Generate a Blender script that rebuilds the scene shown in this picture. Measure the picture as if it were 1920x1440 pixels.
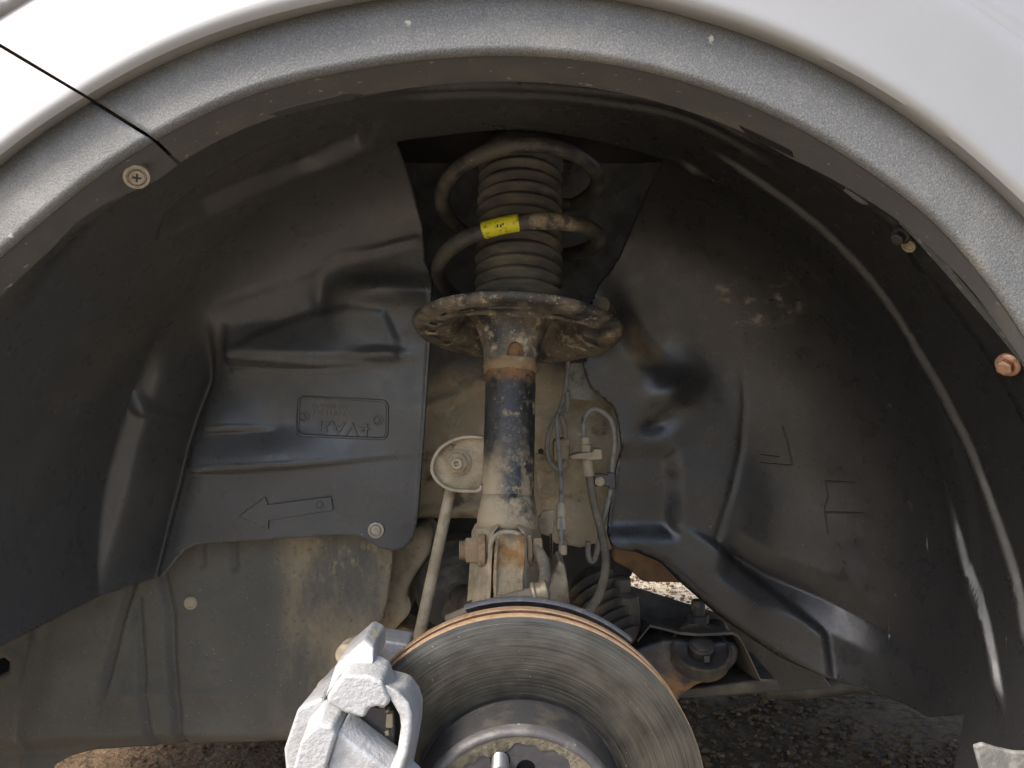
import bpy, bmesh, math, random
import numpy as np
from mathutils import Vector, Matrix, geometry

for o in list(bpy.data.objects):
    bpy.data.objects.remove(o)
scene = bpy.context.scene
COL = scene.collection
random.seed(4)
rng = np.random.default_rng(4)
H = 0.72            # eye height above the ground (metres); the camera stands at x=0, y=0
F = 1400.0          # focal length in pixels of the 1920 px wide photograph

# ------------------------------------------------------------------ camera
cam_d = bpy.data.cameras.new('camera')
cam_d.sensor_width = 36.0
cam_d.lens = 36.0 * F / 1920.0
cam_d.clip_start = 0.02
cam_d.clip_end = 500
cam = bpy.data.objects.new('camera', cam_d)
COL.objects.link(cam)
cam.location = (0, 0, H)
cam.rotation_euler = (math.radians(90), 0, 0)
scene.camera = cam

# ------------------------------------------------------------------ light
SUN = Vector((-0.58, -0.27, 0.77)).normalized()
world = bpy.data.worlds.new('World')
scene.world = world
world.use_nodes = True
wn = world.node_tree
wn.nodes.clear()
sky = wn.nodes.new('ShaderNodeTexSky')
sky.sky_type = 'NISHITA'
sky.sun_disc = False
sky.sun_elevation = math.asin(SUN.z)
sky.sun_rotation = math.atan2(SUN.x, SUN.y)
sky.dust_density = 4.2
sky.ozone_density = 1.0
sky.air_density = 1.0
bg = wn.nodes.new('ShaderNodeBackground')
bg.inputs['Strength'].default_value = 0.11
wo = wn.nodes.new('ShaderNodeOutputWorld')
wn.links.new(sky.outputs[0], bg.inputs[0])
wn.links.new(bg.outputs[0], wo.inputs[0])
sun_d = bpy.data.lights.new('sun', 'SUN')
sun_d.energy = 1.5
sun_d.angle = math.radians(18)
sun_d.color = (1.0, 0.96, 0.90)
sun = bpy.data.objects.new('sun', sun_d)
COL.objects.link(sun)
sun.rotation_euler = SUN.to_track_quat('Z', 'Y').to_euler()
sun.location = SUN * 10
vs = scene.view_settings
vs.view_transform = 'Standard'
vs.look = 'None'
vs.exposure = 2.15
vs.gamma = 1.0
vs.use_curve_mapping = False
scene.cycles.max_bounces = 6
scene.cycles.diffuse_bounces = 4
scene.cycles.glossy_bounces = 3

# ------------------------------------------------------------------ materials
def M(name, base, rough=0.6, metal=0.0, layers=(), bump=(), spec=0.5, coat=0.0, rvar=0.0):
    m = bpy.data.materials.new(name)
    m.use_nodes = True
    nt = m.node_tree
    N, L = nt.nodes, nt.links
    b = N['Principled BSDF']
    b.inputs['Metallic'].default_value = metal
    b.inputs['Roughness'].default_value = rough
    b.inputs['Specular IOR Level'].default_value = spec
    b.inputs['Coat Weight'].default_value = coat
    b.inputs['Coat Roughness'].default_value = 0.08
    tc = N.new('ShaderNodeTexCoord')
    geo = N.new('ShaderNodeNewGeometry')
    def noise(scale, detail=6.0, stretch=(1, 1, 1), rg=0.6):
        mp = N.new('ShaderNodeMapping')
        mp.inputs['Scale'].default_value = stretch
        L.new(tc.outputs['Object'], mp.inputs['Vector'])
        n = N.new('ShaderNodeTexNoise')
        n.inputs['Scale'].default_value = scale
        n.inputs['Detail'].default_value = detail
        n.inputs['Roughness'].default_value = rg
        L.new(mp.outputs[0], n.inputs['Vector'])
        return n.outputs['Fac']
    def ramp(s, lo, hi, a=0.0, c=1.0):
        r = N.new('ShaderNodeMapRange')
        r.interpolation_type = 'SMOOTHSTEP'
        r.inputs[1].default_value = lo
        r.inputs[2].default_value = hi
        r.inputs[3].default_value = a
        r.inputs[4].default_value = c
        L.new(s, r.inputs[0])
        return r.outputs[0]
    def math_(op, a, c):
        q = N.new('ShaderNodeMath')
        q.operation = op
        for i, v in enumerate((a, c)):
            if isinstance(v, (int, float)):
                q.inputs[i].default_value = v
            else:
                L.new(v, q.inputs[i])
        return q.outputs[0]
    col = None
    rsock = None
    for ly in layers:
        f = ramp(noise(ly.get('scale', 20), ly.get('detail', 6), ly.get('stretch', (1, 1, 1)), ly.get('rg', 0.6)), ly['lo'], ly['hi'])
        for mk in ly.get('masks', ()):
            if mk[0] in 'xyz':
                sp = N.new('ShaderNodeSeparateXYZ')
                L.new(tc.outputs['Object'], sp.inputs[0])
                s = sp.outputs['XYZ'.index(mk[0].upper())]
                if len(mk) > 3:
                    s = math_('ADD', s, math_('MULTIPLY', math_('SUBTRACT', noise(mk[4] if len(mk) > 4 else 25), 0.5), mk[3]))
                g = ramp(s, mk[1], mk[2]) if mk[1] < mk[2] else ramp(s, mk[2], mk[1], 1.0, 0.0)
            elif mk[0] == 'up':
                sp = N.new('ShaderNodeSeparateXYZ')
                L.new(geo.outputs['Normal'], sp.inputs[0])
                g = ramp(sp.outputs[2], mk[1], mk[2])
            elif mk[0] == 'k':
                g = mk[1]
            f = math_('MULTIPLY', f, g)
        mx = N.new('ShaderNodeMix')
        mx.data_type = 'RGBA'
        L.new(f, mx.inputs[0])
        if col is None:
            mx.inputs[6].default_value = (*base, 1)
        else:
            L.new(col, mx.inputs[6])
        mx.inputs[7].default_value = (*ly['color'], 1)
        col = mx.outputs[2]
        if 'rough' in ly:
            r2 = N.new('ShaderNodeMix')
            r2.data_type = 'FLOAT'
            L.new(f, r2.inputs[0])
            if rsock is None:
                r2.inputs[2].default_value = rough
            else:
                L.new(rsock, r2.inputs[2])
            r2.inputs[3].default_value = ly['rough']
            rsock = r2.outputs[0]
        if 'metal' in ly:
            r3 = N.new('ShaderNodeMix')
            r3.data_type = 'FLOAT'
            L.new(f, r3.inputs[0])
            r3.inputs[2].default_value = metal
            r3.inputs[3].default_value = ly['metal']
            L.new(r3.outputs[0], b.inputs['Metallic'])
    if col is None:
        b.inputs['Base Color'].default_value = (*base, 1)
    else:
        L.new(col, b.inputs['Base Color'])
    if rvar:
        v = ramp(noise(45), 0.3, 0.7, -rvar, rvar)
        rsock = math_('ADD', rsock if rsock is not None else rough, v)
    if rsock is not None:
        L.new(rsock, b.inputs['Roughness'])
    prev = None
    for bp in bump:   # (scale, distance, detail, stretch)
        bn = N.new('ShaderNodeBump')
        bn.inputs['Strength'].default_value = 1.0
        bn.inputs['Distance'].default_value = bp[1]
        L.new(noise(bp[0], bp[2] if len(bp) > 2 else 3, bp[3] if len(bp) > 3 else (1, 1, 1)), bn.inputs['Height'])
        if prev is not None:
            L.new(prev, bn.inputs['Normal'])
        prev = bn.outputs[0]
    if prev is not None:
        L.new(prev, b.inputs['Normal'])
    return m

TAN = (0.30, 0.235, 0.15)
TAN2 = (0.40, 0.32, 0.21)
RUST = (0.22, 0.085, 0.03)
DIRT = (0.17, 0.13, 0.085)
m_paint = M('white_car_paint', (0.236, 0.234, 0.227), 0.42, spec=0.4, coat=0.3,
            layers=[dict(color=(0.225, 0.221, 0.21), scale=9, lo=0.45, hi=0.8),
                    dict(color=(0.25, 0.22, 0.18), scale=420, lo=0.745, hi=0.77, detail=1)], bump=[(700, 0.00006, 2)])
m_flare = M('grained_grey_plastic', (0.094, 0.094, 0.091), 0.6, spec=0.4,
            layers=[dict(color=(0.140, 0.140, 0.135), scale=900, lo=0.45, hi=0.66, detail=2),
                    dict(color=(0.21, 0.20, 0.175), scale=14, lo=0.48, hi=0.72, masks=[('k', 0.5)]),
                    dict(color=(0.062, 0.062, 0.062), scale=1100, lo=0.55, hi=0.7, detail=2),
                    dict(color=(0.36, 0.34, 0.28), scale=75, lo=0.70, hi=0.76, detail=6)],
            bump=[(850, 0.0004, 2)])
m_flare_under = M('smooth_dark_plastic_flange', (0.10, 0.101, 0.104), 0.6,
            layers=[dict(color=(0.13, 0.125, 0.11), scale=30, lo=0.45, hi=0.75),
                    dict(color=(0.34, 0.31, 0.25), scale=190, lo=0.66, hi=0.72, detail=3)], bump=[(300, 0.0002)])
m_liner = M('black_liner_plastic', (0.056, 0.057, 0.0585), 0.33, spec=0.5, rvar=0.10,
            layers=[dict(color=(0.074, 0.071, 0.066), scale=7, lo=0.42, hi=0.75),
                    dict(color=(0.020, 0.020, 0.0205), scale=2.5, lo=0.0, hi=0.1, masks=[('x', -0.06, 0.16, 0.08, 8)], rough=0.33),  # shade painted in: the plastic darkens towards the rear (right) side
                    dict(color=(0.15, 0.135, 0.105), scale=26, lo=0.68, hi=0.90, detail=9, rough=0.8),
                    # dried mud smears on the rear wall and a tan ground reflection painted beside the spring
                    dict(color=(0.30, 0.26, 0.19), scale=38, lo=0.52, hi=0.80, detail=10, rg=0.75, stretch=(1, 1, 1.6), rough=0.9, masks=[('x', 0.185, 0.215, 0.03, 40), ('x', 0.30, 0.26, 0.03, 40), ('z', 0.765, 0.79, 0.03, 40), ('z', 0.84, 0.815, 0.03, 40)]),
                    dict(color=(0.22, 0.175, 0.115), scale=9, lo=0.30, hi=0.6, rough=0.8, masks=[('x', 0.115, 0.135, 0.015, 30), ('x', 0.175, 0.15, 0.015, 30), ('z', 0.735, 0.755, 0.01, 30), ('z', 0.80, 0.775, 0.02, 30)]),
                    # scuffs low on the rear lip
                    dict(color=(0.34, 0.33, 0.30), scale=80, lo=0.66, hi=0.74, detail=9, stretch=(2.0, 2.0, 0.3), rough=0.8, masks=[('x', 0.365, 0.385), ('z', 0.60, 0.52)]),
                    dict(color=(0.26, 0.23, 0.18), scale=330, lo=0.735, hi=0.78, detail=2, rough=0.8)],
            bump=[(900, 0.00012, 2), (28, 0.0006, 4)])
m_shield = M('dusty_splash_shield_plastic', (0.088, 0.084, 0.072), 0.66, spec=0.35,
            layers=[dict(color=(0.115, 0.108, 0.09), scale=10, lo=0.38, hi=0.7),
                    dict(color=(0.29, 0.235, 0.15), scale=7, lo=0.35, hi=0.60, detail=10, rg=0.7, stretch=(1.6, 1, 0.7), masks=[('x', -0.275, -0.215, 0.07, 16), ('k', 0.85)], rough=0.9),
                    dict(color=(0.28, 0.235, 0.155), scale=70, lo=0.52, hi=0.66, stretch=(1.5, 1, 0.8), detail=9, masks=[('x', -0.262, -0.235, 0.05, 30), ('z', 0.49, 0.52, 0.06, 20), ('k', 0.8)], rough=0.9),
                    dict(color=(0.08, 0.075, 0.062), scale=120, lo=0.56, hi=0.68, detail=5, masks=[('k', 0.6)]),
                    dict(color=(0.30, 0.265, 0.20), scale=500, lo=0.67, hi=0.75, detail=2)],
            bump=[(420, 0.0006, 3)])
m_apron = M('underseal_with_baked_mud', (0.105, 0.106, 0.11), 0.75,
            layers=[dict(color=(0.14, 0.137, 0.13), scale=60, lo=0.4, hi=0.7),
                    dict(color=(0.36, 0.295, 0.20), scale=3, lo=0.0, hi=0.1, masks=[('z', 0.755, 0.715, 0.05, 22)], rough=0.95),
                    dict(color=(0.44, 0.365, 0.25), scale=38, lo=0.48, hi=0.68, detail=9, masks=[('z', 0.75, 0.71, 0.05, 22)], rough=0.95),
                    dict(color=(0.11, 0.085, 0.055), scale=24, lo=0.56, hi=0.70, detail=9, masks=[('z', 0.75, 0.71)])],
            bump=[(140, 0.0018, 8), (30, 0.003, 4)])
m_black_steel = M('chipped_black_steel', (0.026, 0.027, 0.029), 0.38, 0.0, spec=0.6,
            layers=[dict(color=(0.07, 0.065, 0.055), scale=70, lo=0.45, hi=0.75, rough=0.7),
                    dict(color=(0.25, 0.205, 0.14), scale=75, lo=0.56, hi=0.66, detail=9, rough=0.9, rg=0.7),
                    dict(color=(0.42, 0.38, 0.30), scale=520, lo=0.66, hi=0.72, detail=2, rough=0.9)],
            bump=[(300, 0.0005, 5)])
m_seat = M('mud_splashed_black_steel', (0.024, 0.024, 0.025), 0.42, spec=0.6,
            layers=[dict(color=(0.15, 0.125, 0.09), scale=34, lo=0.38, hi=0.62, detail=9, rough=0.8),
                    dict(color=(0.40, 0.335, 0.235), scale=62, lo=0.54, hi=0.68, detail=10, rough=0.95, rg=0.7),
                    dict(color=(0.26, 0.14, 0.055), scale=85, lo=0.67, hi=0.73, rough=0.95),
                    dict(color=(0.5, 0.46, 0.38), scale=420, lo=0.66, hi=0.72, detail=2, rough=0.95)],
            bump=[(260, 0.0007, 6)])
m_tube = M('strut_tube_black_paint_with_mud', (0.020, 0.021, 0.023), 0.42, spec=0.5,
            layers=[dict(color=(0.055, 0.053, 0.05), scale=40, lo=0.40, hi=0.68, stretch=(1, 1, 0.4), detail=9, rough=0.6),
                    dict(color=(0.17, 0.145, 0.105), scale=120, lo=0.52, hi=0.66, detail=10, rg=0.75, rough=0.9, masks=[('k', 0.75)]),
                    dict(color=(0.36, 0.29, 0.19), scale=60, lo=0.44, hi=0.58, detail=10, rg=0.75, rough=0.95, masks=[('z', 0.68, 0.61, 0.16, 40)]),
                    dict(color=(0.34, 0.275, 0.18), scale=40, lo=0.1, hi=0.45, rough=0.95, detail=9, masks=[('z', 0.615, 0.590, 0.06, 45)]),
                    dict(color=(0.36, 0.29, 0.19), scale=3, lo=0, hi=0.1, rough=0.95, masks=[('x', -0.004, -0.022, 0.05, 60), ('z', 0.675, 0.625, 0.06, 40)]),
                    dict(color=(0.30, 0.235, 0.15), scale=45, lo=0.50, hi=0.58, rough=0.95, detail=9, masks=[('z', 0.690, 0.694, 0.006, 90), ('z', 0.706, 0.700, 0.006, 90), ('x', -0.012, -0.004, 0.008, 60)]),
                    dict(color=(0.21, 0.115, 0.05), scale=110, lo=0.36, hi=0.56, rough=0.95, detail=9, masks=[('z', 0.716, 0.734, 0.03, 60)]),
                    dict(color=(0.36, 0.31, 0.23), scale=420, lo=0.68, hi=0.73, rough=0.95, detail=2)],
            bump=[(260, 0.0006, 6)])
m_mud = M('mud_caked_steel', (0.28, 0.225, 0.15), 0.92, spec=0.2,
            layers=[dict(color=(0.40, 0.33, 0.225), scale=45, lo=0.42, hi=0.66, detail=9),
                    dict(color=(0.15, 0.115, 0.075), scale=30, lo=0.52, hi=0.72, detail=9),
                    dict(color=(0.09, 0.08, 0.07), scale=120, lo=0.66, hi=0.74)],
            bump=[(170, 0.0014, 8), (700, 0.0005, 3)])
m_mudpale = M('pale_dust_steel', (0.37, 0.31, 0.22), 0.9, spec=0.25,
            layers=[dict(color=(0.27, 0.22, 0.15), scale=60, lo=0.45, hi=0.68, detail=9),
                    dict(color=(0.14, 0.12, 0.09), scale=160, lo=0.64, hi=0.74)],
            bump=[(230, 0.0010, 8)])
m_rustmud = M('rusty_cast_iron', (0.31, 0.245, 0.155), 0.92, spec=0.2,
            layers=[dict(color=(0.25, 0.135, 0.055), scale=42, lo=0.47, hi=0.66, detail=9),
                    dict(color=(0.16, 0.08, 0.035), scale=70, lo=0.55, hi=0.72, detail=9),
                    dict(color=(0.42, 0.36, 0.25), scale=90, lo=0.60, hi=0.74)],
            bump=[(150, 0.002, 8)])
m_rust = M('bare_rust', (0.17, 0.075, 0.035), 0.9, spec=0.2,
            layers=[dict(color=(0.12, 0.05, 0.025), scale=120, lo=0.45, hi=0.7),
                    dict(color=(0.38, 0.20, 0.09), scale=90, lo=0.56, hi=0.74)], bump=[(260, 0.0006, 6)])
m_nut = M('mud_and_rust_bolt', (0.26, 0.19, 0.115), 0.9, spec=0.2,
            layers=[dict(color=(0.22, 0.11, 0.05), scale=60, lo=0.5, hi=0.68, detail=9),
                    dict(color=(0.36, 0.29, 0.19), scale=90, lo=0.55, hi=0.72, detail=9)], bump=[(200, 0.0012, 7)])
m_boot = M('dusty_rubber_bellows', (0.10, 0.097, 0.088), 0.85, spec=0.25,
            layers=[dict(color=(0.19, 0.172, 0.132), scale=26, lo=0.40, hi=0.66, stretch=(1, 1, 3)),
                    dict(color=(0.22, 0.20, 0.15), scale=240, lo=0.6, hi=0.74)], bump=[(320, 0.0004, 4)])
m_spring = M('black_spring_steel', (0.036, 0.036, 0.037), 0.36, spec=0.55,
            layers=[dict(color=(0.10, 0.092, 0.075), scale=38, lo=0.40, hi=0.66, rough=0.7),
                    dict(color=(0.31, 0.25, 0.165), scale=90, lo=0.42, hi=0.56, detail=9, rough=0.95, rg=0.75, masks=[('x', 0.014, 0.021, 0.012, 90), ('x', 0.085, 0.055, 0.03, 60), ('y', 0.70, 0.672), ('z', 0.885, 0.870)]),
                    dict(color=(0.13, 0.11, 0.08), scale=130, lo=0.52, hi=0.66, detail=10, rg=0.75, rough=0.9, masks=[('k', 0.7)]),
                    dict(color=(0.17, 0.085, 0.04), scale=60, lo=0.66, hi=0.72, detail=9, rough=0.95),
                    dict(color=(0.33, 0.28, 0.20), scale=420, lo=0.66, hi=0.72, detail=3, rough=0.95)],
            bump=[(240, 0.0008, 6)])
m_yellow = M('yellow_paint_band', (0.72, 0.68, 0.03), 0.5,
            layers=[dict(color=(0.30, 0.27, 0.03), scale=160, lo=0.52, hi=0.66, detail=8),
                    dict(color=(0.05, 0.05, 0.03), scale=300, lo=0.63, hi=0.68)], bump=[(300, 0.0003)])
m_ink = M('dark_stamp_ink', (0.06, 0.06, 0.03), 0.7)
m_hose = M('dusty_rubber_hose', (0.12, 0.105, 0.08), 0.82, spec=0.3,
            layers=[dict(color=(0.20, 0.165, 0.115), scale=35, lo=0.4, hi=0.66),
                    dict(color=(0.30, 0.26, 0.19), scale=300, lo=0.6, hi=0.72)], bump=[(350, 0.0005, 4)])
m_pipe = M('grey_coated_brake_pipe', (0.20, 0.19, 0.165), 0.6,
            layers=[dict(color=(0.09, 0.08, 0.065), scale=110, lo=0.5, hi=0.7),
                    dict(color=(0.27, 0.225, 0.155), scale=60, lo=0.55, hi=0.7)], bump=[(260, 0.0004, 4)])
m_caliper = M('silver_brush_painted_caliper', (0.38, 0.38, 0.378), 0.48, 0.15, spec=0.5,
            layers=[dict(color=(0.27, 0.27, 0.266), scale=60, lo=0.45, hi=0.72),
                    dict(color=(0.20, 0.185, 0.15), scale=22, lo=0.56, hi=0.74, detail=9, rough=0.8, masks=[('k', 0.6)]),
                    dict(color=(0.34, 0.27, 0.16), scale=34, lo=0.68, hi=0.73, detail=9, rough=0.9, metal=0.0)],
            bump=[(300, 0.0010, 4), (90, 0.0006, 3)])
m_pad = M('dusty_brake_pad_backing', (0.10, 0.09, 0.08), 0.75,
            layers=[dict(color=(0.17, 0.15, 0.12), scale=60, lo=0.45, hi=0.7)], bump=[(240, 0.0006, 5)])
m_clip = M('brassy_spring_clip', (0.27, 0.235, 0.155), 0.5, 0.4,
            layers=[dict(color=(0.2, 0.14, 0.08), scale=120, lo=0.5, hi=0.7)])
m_hat = M('dark_disc_hat', (0.075, 0.070, 0.068), 0.55, 0.3,
            layers=[dict(color=(0.13, 0.12, 0.11), scale=55, lo=0.45, hi=0.7),
                    dict(color=(0.26, 0.22, 0.15), scale=90, lo=0.66, hi=0.72, detail=10, rough=0.9),
                    dict(color=(0.6, 0.6, 0.58), scale=330, lo=0.72, hi=0.76, detail=2)],
            bump=[(200, 0.0006, 6)])
m_hatwall = M('shadowed_hat_wall', (0.035, 0.034, 0.034), 0.6, 0.2, layers=[dict(color=(0.07, 0.062, 0.05), scale=60, lo=0.45, hi=0.7)], bump=[(200, 0.0006, 6)])  # shadow of the groove painted in as a darker wall colour
m_hatface = M('dark_scaled_hub_face', (0.055, 0.052, 0.055), 0.5, 0.35,
            layers=[dict(color=(0.09, 0.085, 0.085), scale=40, lo=0.45, hi=0.7),
                    dict(color=(0.5, 0.5, 0.48), scale=120, lo=0.735, hi=0.76, detail=2)], bump=[(160, 0.0006, 6)])
m_scale = M('flaky_corrosion_ring', (0.12, 0.10, 0.065), 0.9,
            layers=[dict(color=(0.17, 0.15, 0.105), scale=110, lo=0.5, hi=0.66, detail=9),
                    dict(color=(0.05, 0.045, 0.04), scale=80, lo=0.5, hi=0.66, detail=9)], bump=[(260, 0.0014, 7)])
m_edge = M('tan_rust_dusted_edge', (0.42, 0.28, 0.16), 0.8,
            layers=[dict(color=(0.30, 0.15, 0.06), scale=90, lo=0.45, hi=0.7),
                    dict(color=(0.52, 0.40, 0.26), scale=300, lo=0.55, hi=0.7)], bump=[(420, 0.0005, 4)])
m_vane = M('rusty_cooling_vane', (0.15, 0.062, 0.028), 0.9,
            layers=[dict(color=(0.05, 0.025, 0.015), scale=120, lo=0.45, hi=0.7)], bump=[(300, 0.0006, 5)])
m_stud = M('plain_steel_thread', (0.26, 0.25, 0.235), 0.38, 0.85,
            layers=[dict(color=(0.20, 0.17, 0.13), scale=160, lo=0.52, hi=0.7)])
m_dustshield = M('grey_dust_shield_sheet', (0.16, 0.16, 0.175), 0.5, 0.35,
            layers=[dict(color=(0.27, 0.25, 0.22), scale=120, lo=0.5, hi=0.68)], bump=[(300, 0.0004, 5)])
m_cv = M('black_rubber_boot', (0.03, 0.028, 0.025), 0.7,
            layers=[dict(color=(0.10, 0.075, 0.045), scale=40, lo=0.42, hi=0.7)], bump=[(260, 0.0005, 5)])
m_subframe = M('dusty_black_subframe_steel', (0.035, 0.033, 0.03), 0.6,
            layers=[dict(color=(0.09, 0.078, 0.058), scale=22, lo=0.42, hi=0.68, detail=9),
                    dict(color=(0.24, 0.18, 0.10), scale=36, lo=0.60, hi=0.74, detail=9)], bump=[(200, 0.0008, 6)])
m_arm = M('black_control_arm_with_rust', (0.022, 0.023, 0.026), 0.5,
            layers=[dict(color=(0.08, 0.07, 0.055), scale=40, lo=0.42, hi=0.7),
                    dict(color=(0.20, 0.115, 0.05), scale=60, lo=0.34, hi=0.58, detail=9, rough=0.95, masks=[('z', 0.410, 0.392, 0.03, 45)])],
            bump=[(160, 0.0012, 7)])
m_brown = M('brown_dusty_panel', (0.25, 0.15, 0.075), 0.85,
            layers=[dict(color=(0.14, 0.09, 0.05), scale=30, lo=0.45, hi=0.7)], bump=[(200, 0.0006, 5)])
m_dark = M('black_engine_bay_metal', (0.02, 0.02, 0.02), 0.7, layers=[dict(color=(0.05, 0.045, 0.04), scale=12, lo=0.4, hi=0.7)])
m_screw = M('worn_zinc_screw', (0.34, 0.31, 0.26), 0.5, 0.55,
            layers=[dict(color=(0.22, 0.17, 0.11), scale=140, lo=0.48, hi=0.7, metal=0.0)], bump=[(400, 0.0004, 4)])
m_copper = M('copper_rusted_screw', (0.42, 0.25, 0.17), 0.45, 0.5,
            layers=[dict(color=(0.24, 0.12, 0.07), scale=160, lo=0.48, hi=0.7)], bump=[(400, 0.0004, 4)])
m_rubber = M('worn_rubber_seal', (0.07, 0.07, 0.068), 0.75,
            layers=[dict(color=(0.22, 0.21, 0.19), scale=120, lo=0.52, hi=0.7)], bump=[(260, 0.0008, 5)])
m_lamp = M('hazy_headlamp_lens', (0.24, 0.24, 0.24), 0.3, 0.2, coat=0.6,
            layers=[dict(color=(0.17, 0.17, 0.17), scale=60, lo=0.4, hi=0.7)])
m_sill = M('scuffed_grey_mud_flap', (0.17, 0.17, 0.16), 0.7,
            layers=[dict(color=(0.30, 0.295, 0.275), scale=90, lo=0.45, hi=0.66, detail=9)], bump=[(250, 0.0008, 5)])
m_ground = M('soil_and_sand_with_painted_shade', (0.105, 0.068, 0.038), 0.95, spec=0.12,  # dark band under the car: its shade is painted into the soil colour
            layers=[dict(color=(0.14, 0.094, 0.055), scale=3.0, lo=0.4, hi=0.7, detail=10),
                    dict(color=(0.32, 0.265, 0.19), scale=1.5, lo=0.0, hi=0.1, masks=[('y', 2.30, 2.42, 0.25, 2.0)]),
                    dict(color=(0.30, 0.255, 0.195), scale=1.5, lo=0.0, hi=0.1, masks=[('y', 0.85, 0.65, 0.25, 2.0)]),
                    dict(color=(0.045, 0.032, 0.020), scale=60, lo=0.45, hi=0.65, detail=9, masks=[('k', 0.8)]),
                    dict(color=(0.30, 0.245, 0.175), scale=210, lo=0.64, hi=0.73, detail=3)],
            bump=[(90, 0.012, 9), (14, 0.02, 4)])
m_stone = M('brown_grit', (0.10, 0.064, 0.036), 0.95, spec=0.2,
            layers=[dict(color=(0.07, 0.05, 0.035), scale=60, lo=0.42, hi=0.6),
                    dict(color=(0.24, 0.185, 0.125), scale=45, lo=0.60, hi=0.72)], bump=[(300, 0.002, 5)])

def disc_material():
    m = bpy.data.materials.new('turned_brake_disc_face')
    m.use_nodes = True
    nt = m.node_tree
    N, L = nt.nodes, nt.links
    b = N['Principled BSDF']
    tc = N.new('ShaderNodeTexCoord')
    sp = N.new('ShaderNodeVectorMath')
    sp.operation = 'SUBTRACT'
    sp.inputs[1].default_value = DISC_C
    L.new(tc.outputs['Object'], sp.inputs[0])
    sx = N.new('ShaderNodeSeparateXYZ')
    L.new(sp.outputs[0], sx.inputs[0])
    cm = N.new('ShaderNodeCombineXYZ')
    L.new(sx.outputs[0], cm.inputs[0])
    L.new(sx.outputs[2], cm.inputs[1])
    ln = N.new('ShaderNodeVectorMath')
    ln.operation = 'LENGTH'
    L.new(cm.outputs[0], ln.inputs[0])
    at = N.new('ShaderNodeMath')
    at.operation = 'ARCTAN2'
    L.new(sx.outputs[2], at.inputs[0])
    L.new(sx.outputs[0], at.inputs[1])
    def rn(rs, as_, detail=3):
        a1 = N.new('ShaderNodeMath'); a1.operation = 'MULTIPLY'; a1.inputs[1].default_value = rs
        L.new(ln.outputs['Value'], a1.inputs[0])
        a2 = N.new('ShaderNodeMath'); a2.operation = 'MULTIPLY'; a2.inputs[1].default_value = as_
        L.new(at.outputs[0], a2.inputs[0])
        c = N.new('ShaderNodeCombineXYZ')
        L.new(a1.outputs[0], c.inputs[0]); L.new(a2.outputs[0], c.inputs[1])
        n = N.new('ShaderNodeTexNoise')
        n.inputs['Scale'].default_value = 1
        n.inputs['Detail'].default_value = detail
        L.new(c.outputs[0], n.inputs['Vector'])
        return n.outputs['Fac']
    f1 = rn(1100, 1.2)
    f2 = rn(90, 5, 6)
    cr = N.new('ShaderNodeValToRGB')
    cr.color_ramp.elements[0].position = 0.32
    cr.color_ramp.elements[0].color = (0.042, 0.040, 0.034, 1)
    cr.color_ramp.elements[1].position = 0.68
    cr.color_ramp.elements[1].color = (0.155, 0.147, 0.125, 1)
    mm = N.new('ShaderNodeMath'); mm.operation = 'ADD'
    h1 = N.new('ShaderNodeMath'); h1.operation = 'MULTIPLY'; h1.inputs[1].default_value = 0.55
    h2 = N.new('ShaderNodeMath'); h2.operation = 'MULTIPLY'; h2.inputs[1].default_value = 0.45
    L.new(f1, h1.inputs[0]); L.new(f2, h2.inputs[0])
    L.new(h1.outputs[0], mm.inputs[0]); L.new(h2.outputs[0], mm.inputs[1])
    L.new(mm.outputs[0], cr.inputs[0])
    # salt-like specks of light corrosion
    n3 = N.new('ShaderNodeTexNoise')
    n3.inputs['Scale'].default_value = 420
    n3.inputs['Detail'].default_value = 2
    L.new(tc.outputs['Object'], n3.inputs['Vector'])
    r3 = N.new('ShaderNodeMapRange')
    r3.inputs[1].default_value = 0.70; r3.inputs[2].default_value = 0.75
    L.new(n3.outputs['Fac'], r3.inputs[0])
    n4 = N.new('ShaderNodeTexNoise')
    n4.inputs['Scale'].default_value = 16
    L.new(tc.outputs['Object'], n4.inputs['Vector'])
    r4 = N.new('ShaderNodeMapRange')
    r4.inputs[1].default_value = 0.45; r4.inputs[2].default_value = 0.62
    L.new(n4.outputs['Fac'], r4.inputs[0])
    m34 = N.new('ShaderNodeMath'); m34.operation = 'MULTIPLY'
    L.new(r3.outputs[0], m34.inputs[0]); L.new(r4.outputs[0], m34.inputs[1])
    mx = N.new('ShaderNodeMix'); mx.data_type = 'RGBA'
    L.new(m34.outputs[0], mx.inputs[0]); L.new(cr.outputs[0], mx.inputs[6])
    mx.inputs[7].default_value = (0.5, 0.45, 0.36, 1)
    L.new(mx.outputs[2], b.inputs['Base Color'])
    b.inputs['Metallic'].default_value = 0.75
    b.inputs['Roughness'].default_value = 0.42
    bn = N.new('ShaderNodeBump')
    bn.inputs['Strength'].default_value = 0.8
    bn.inputs['Distance'].default_value = 0.0005
    L.new(f1, bn.inputs['Height'])
    L.new(bn.outputs[0], b.inputs['Normal'])
    return m

# ------------------------------------------------------------------ geometry helpers
def K(px, py, Y):
    """pixel of the photograph at depth Y -> point in the scene"""
    return Vector(((px - 960) / F * Y, Y, H + (720 - py) / F * Y))

def KX(px, py, Y):
    p = K(px, py, Y)
    return (p.x, p.z)

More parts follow.
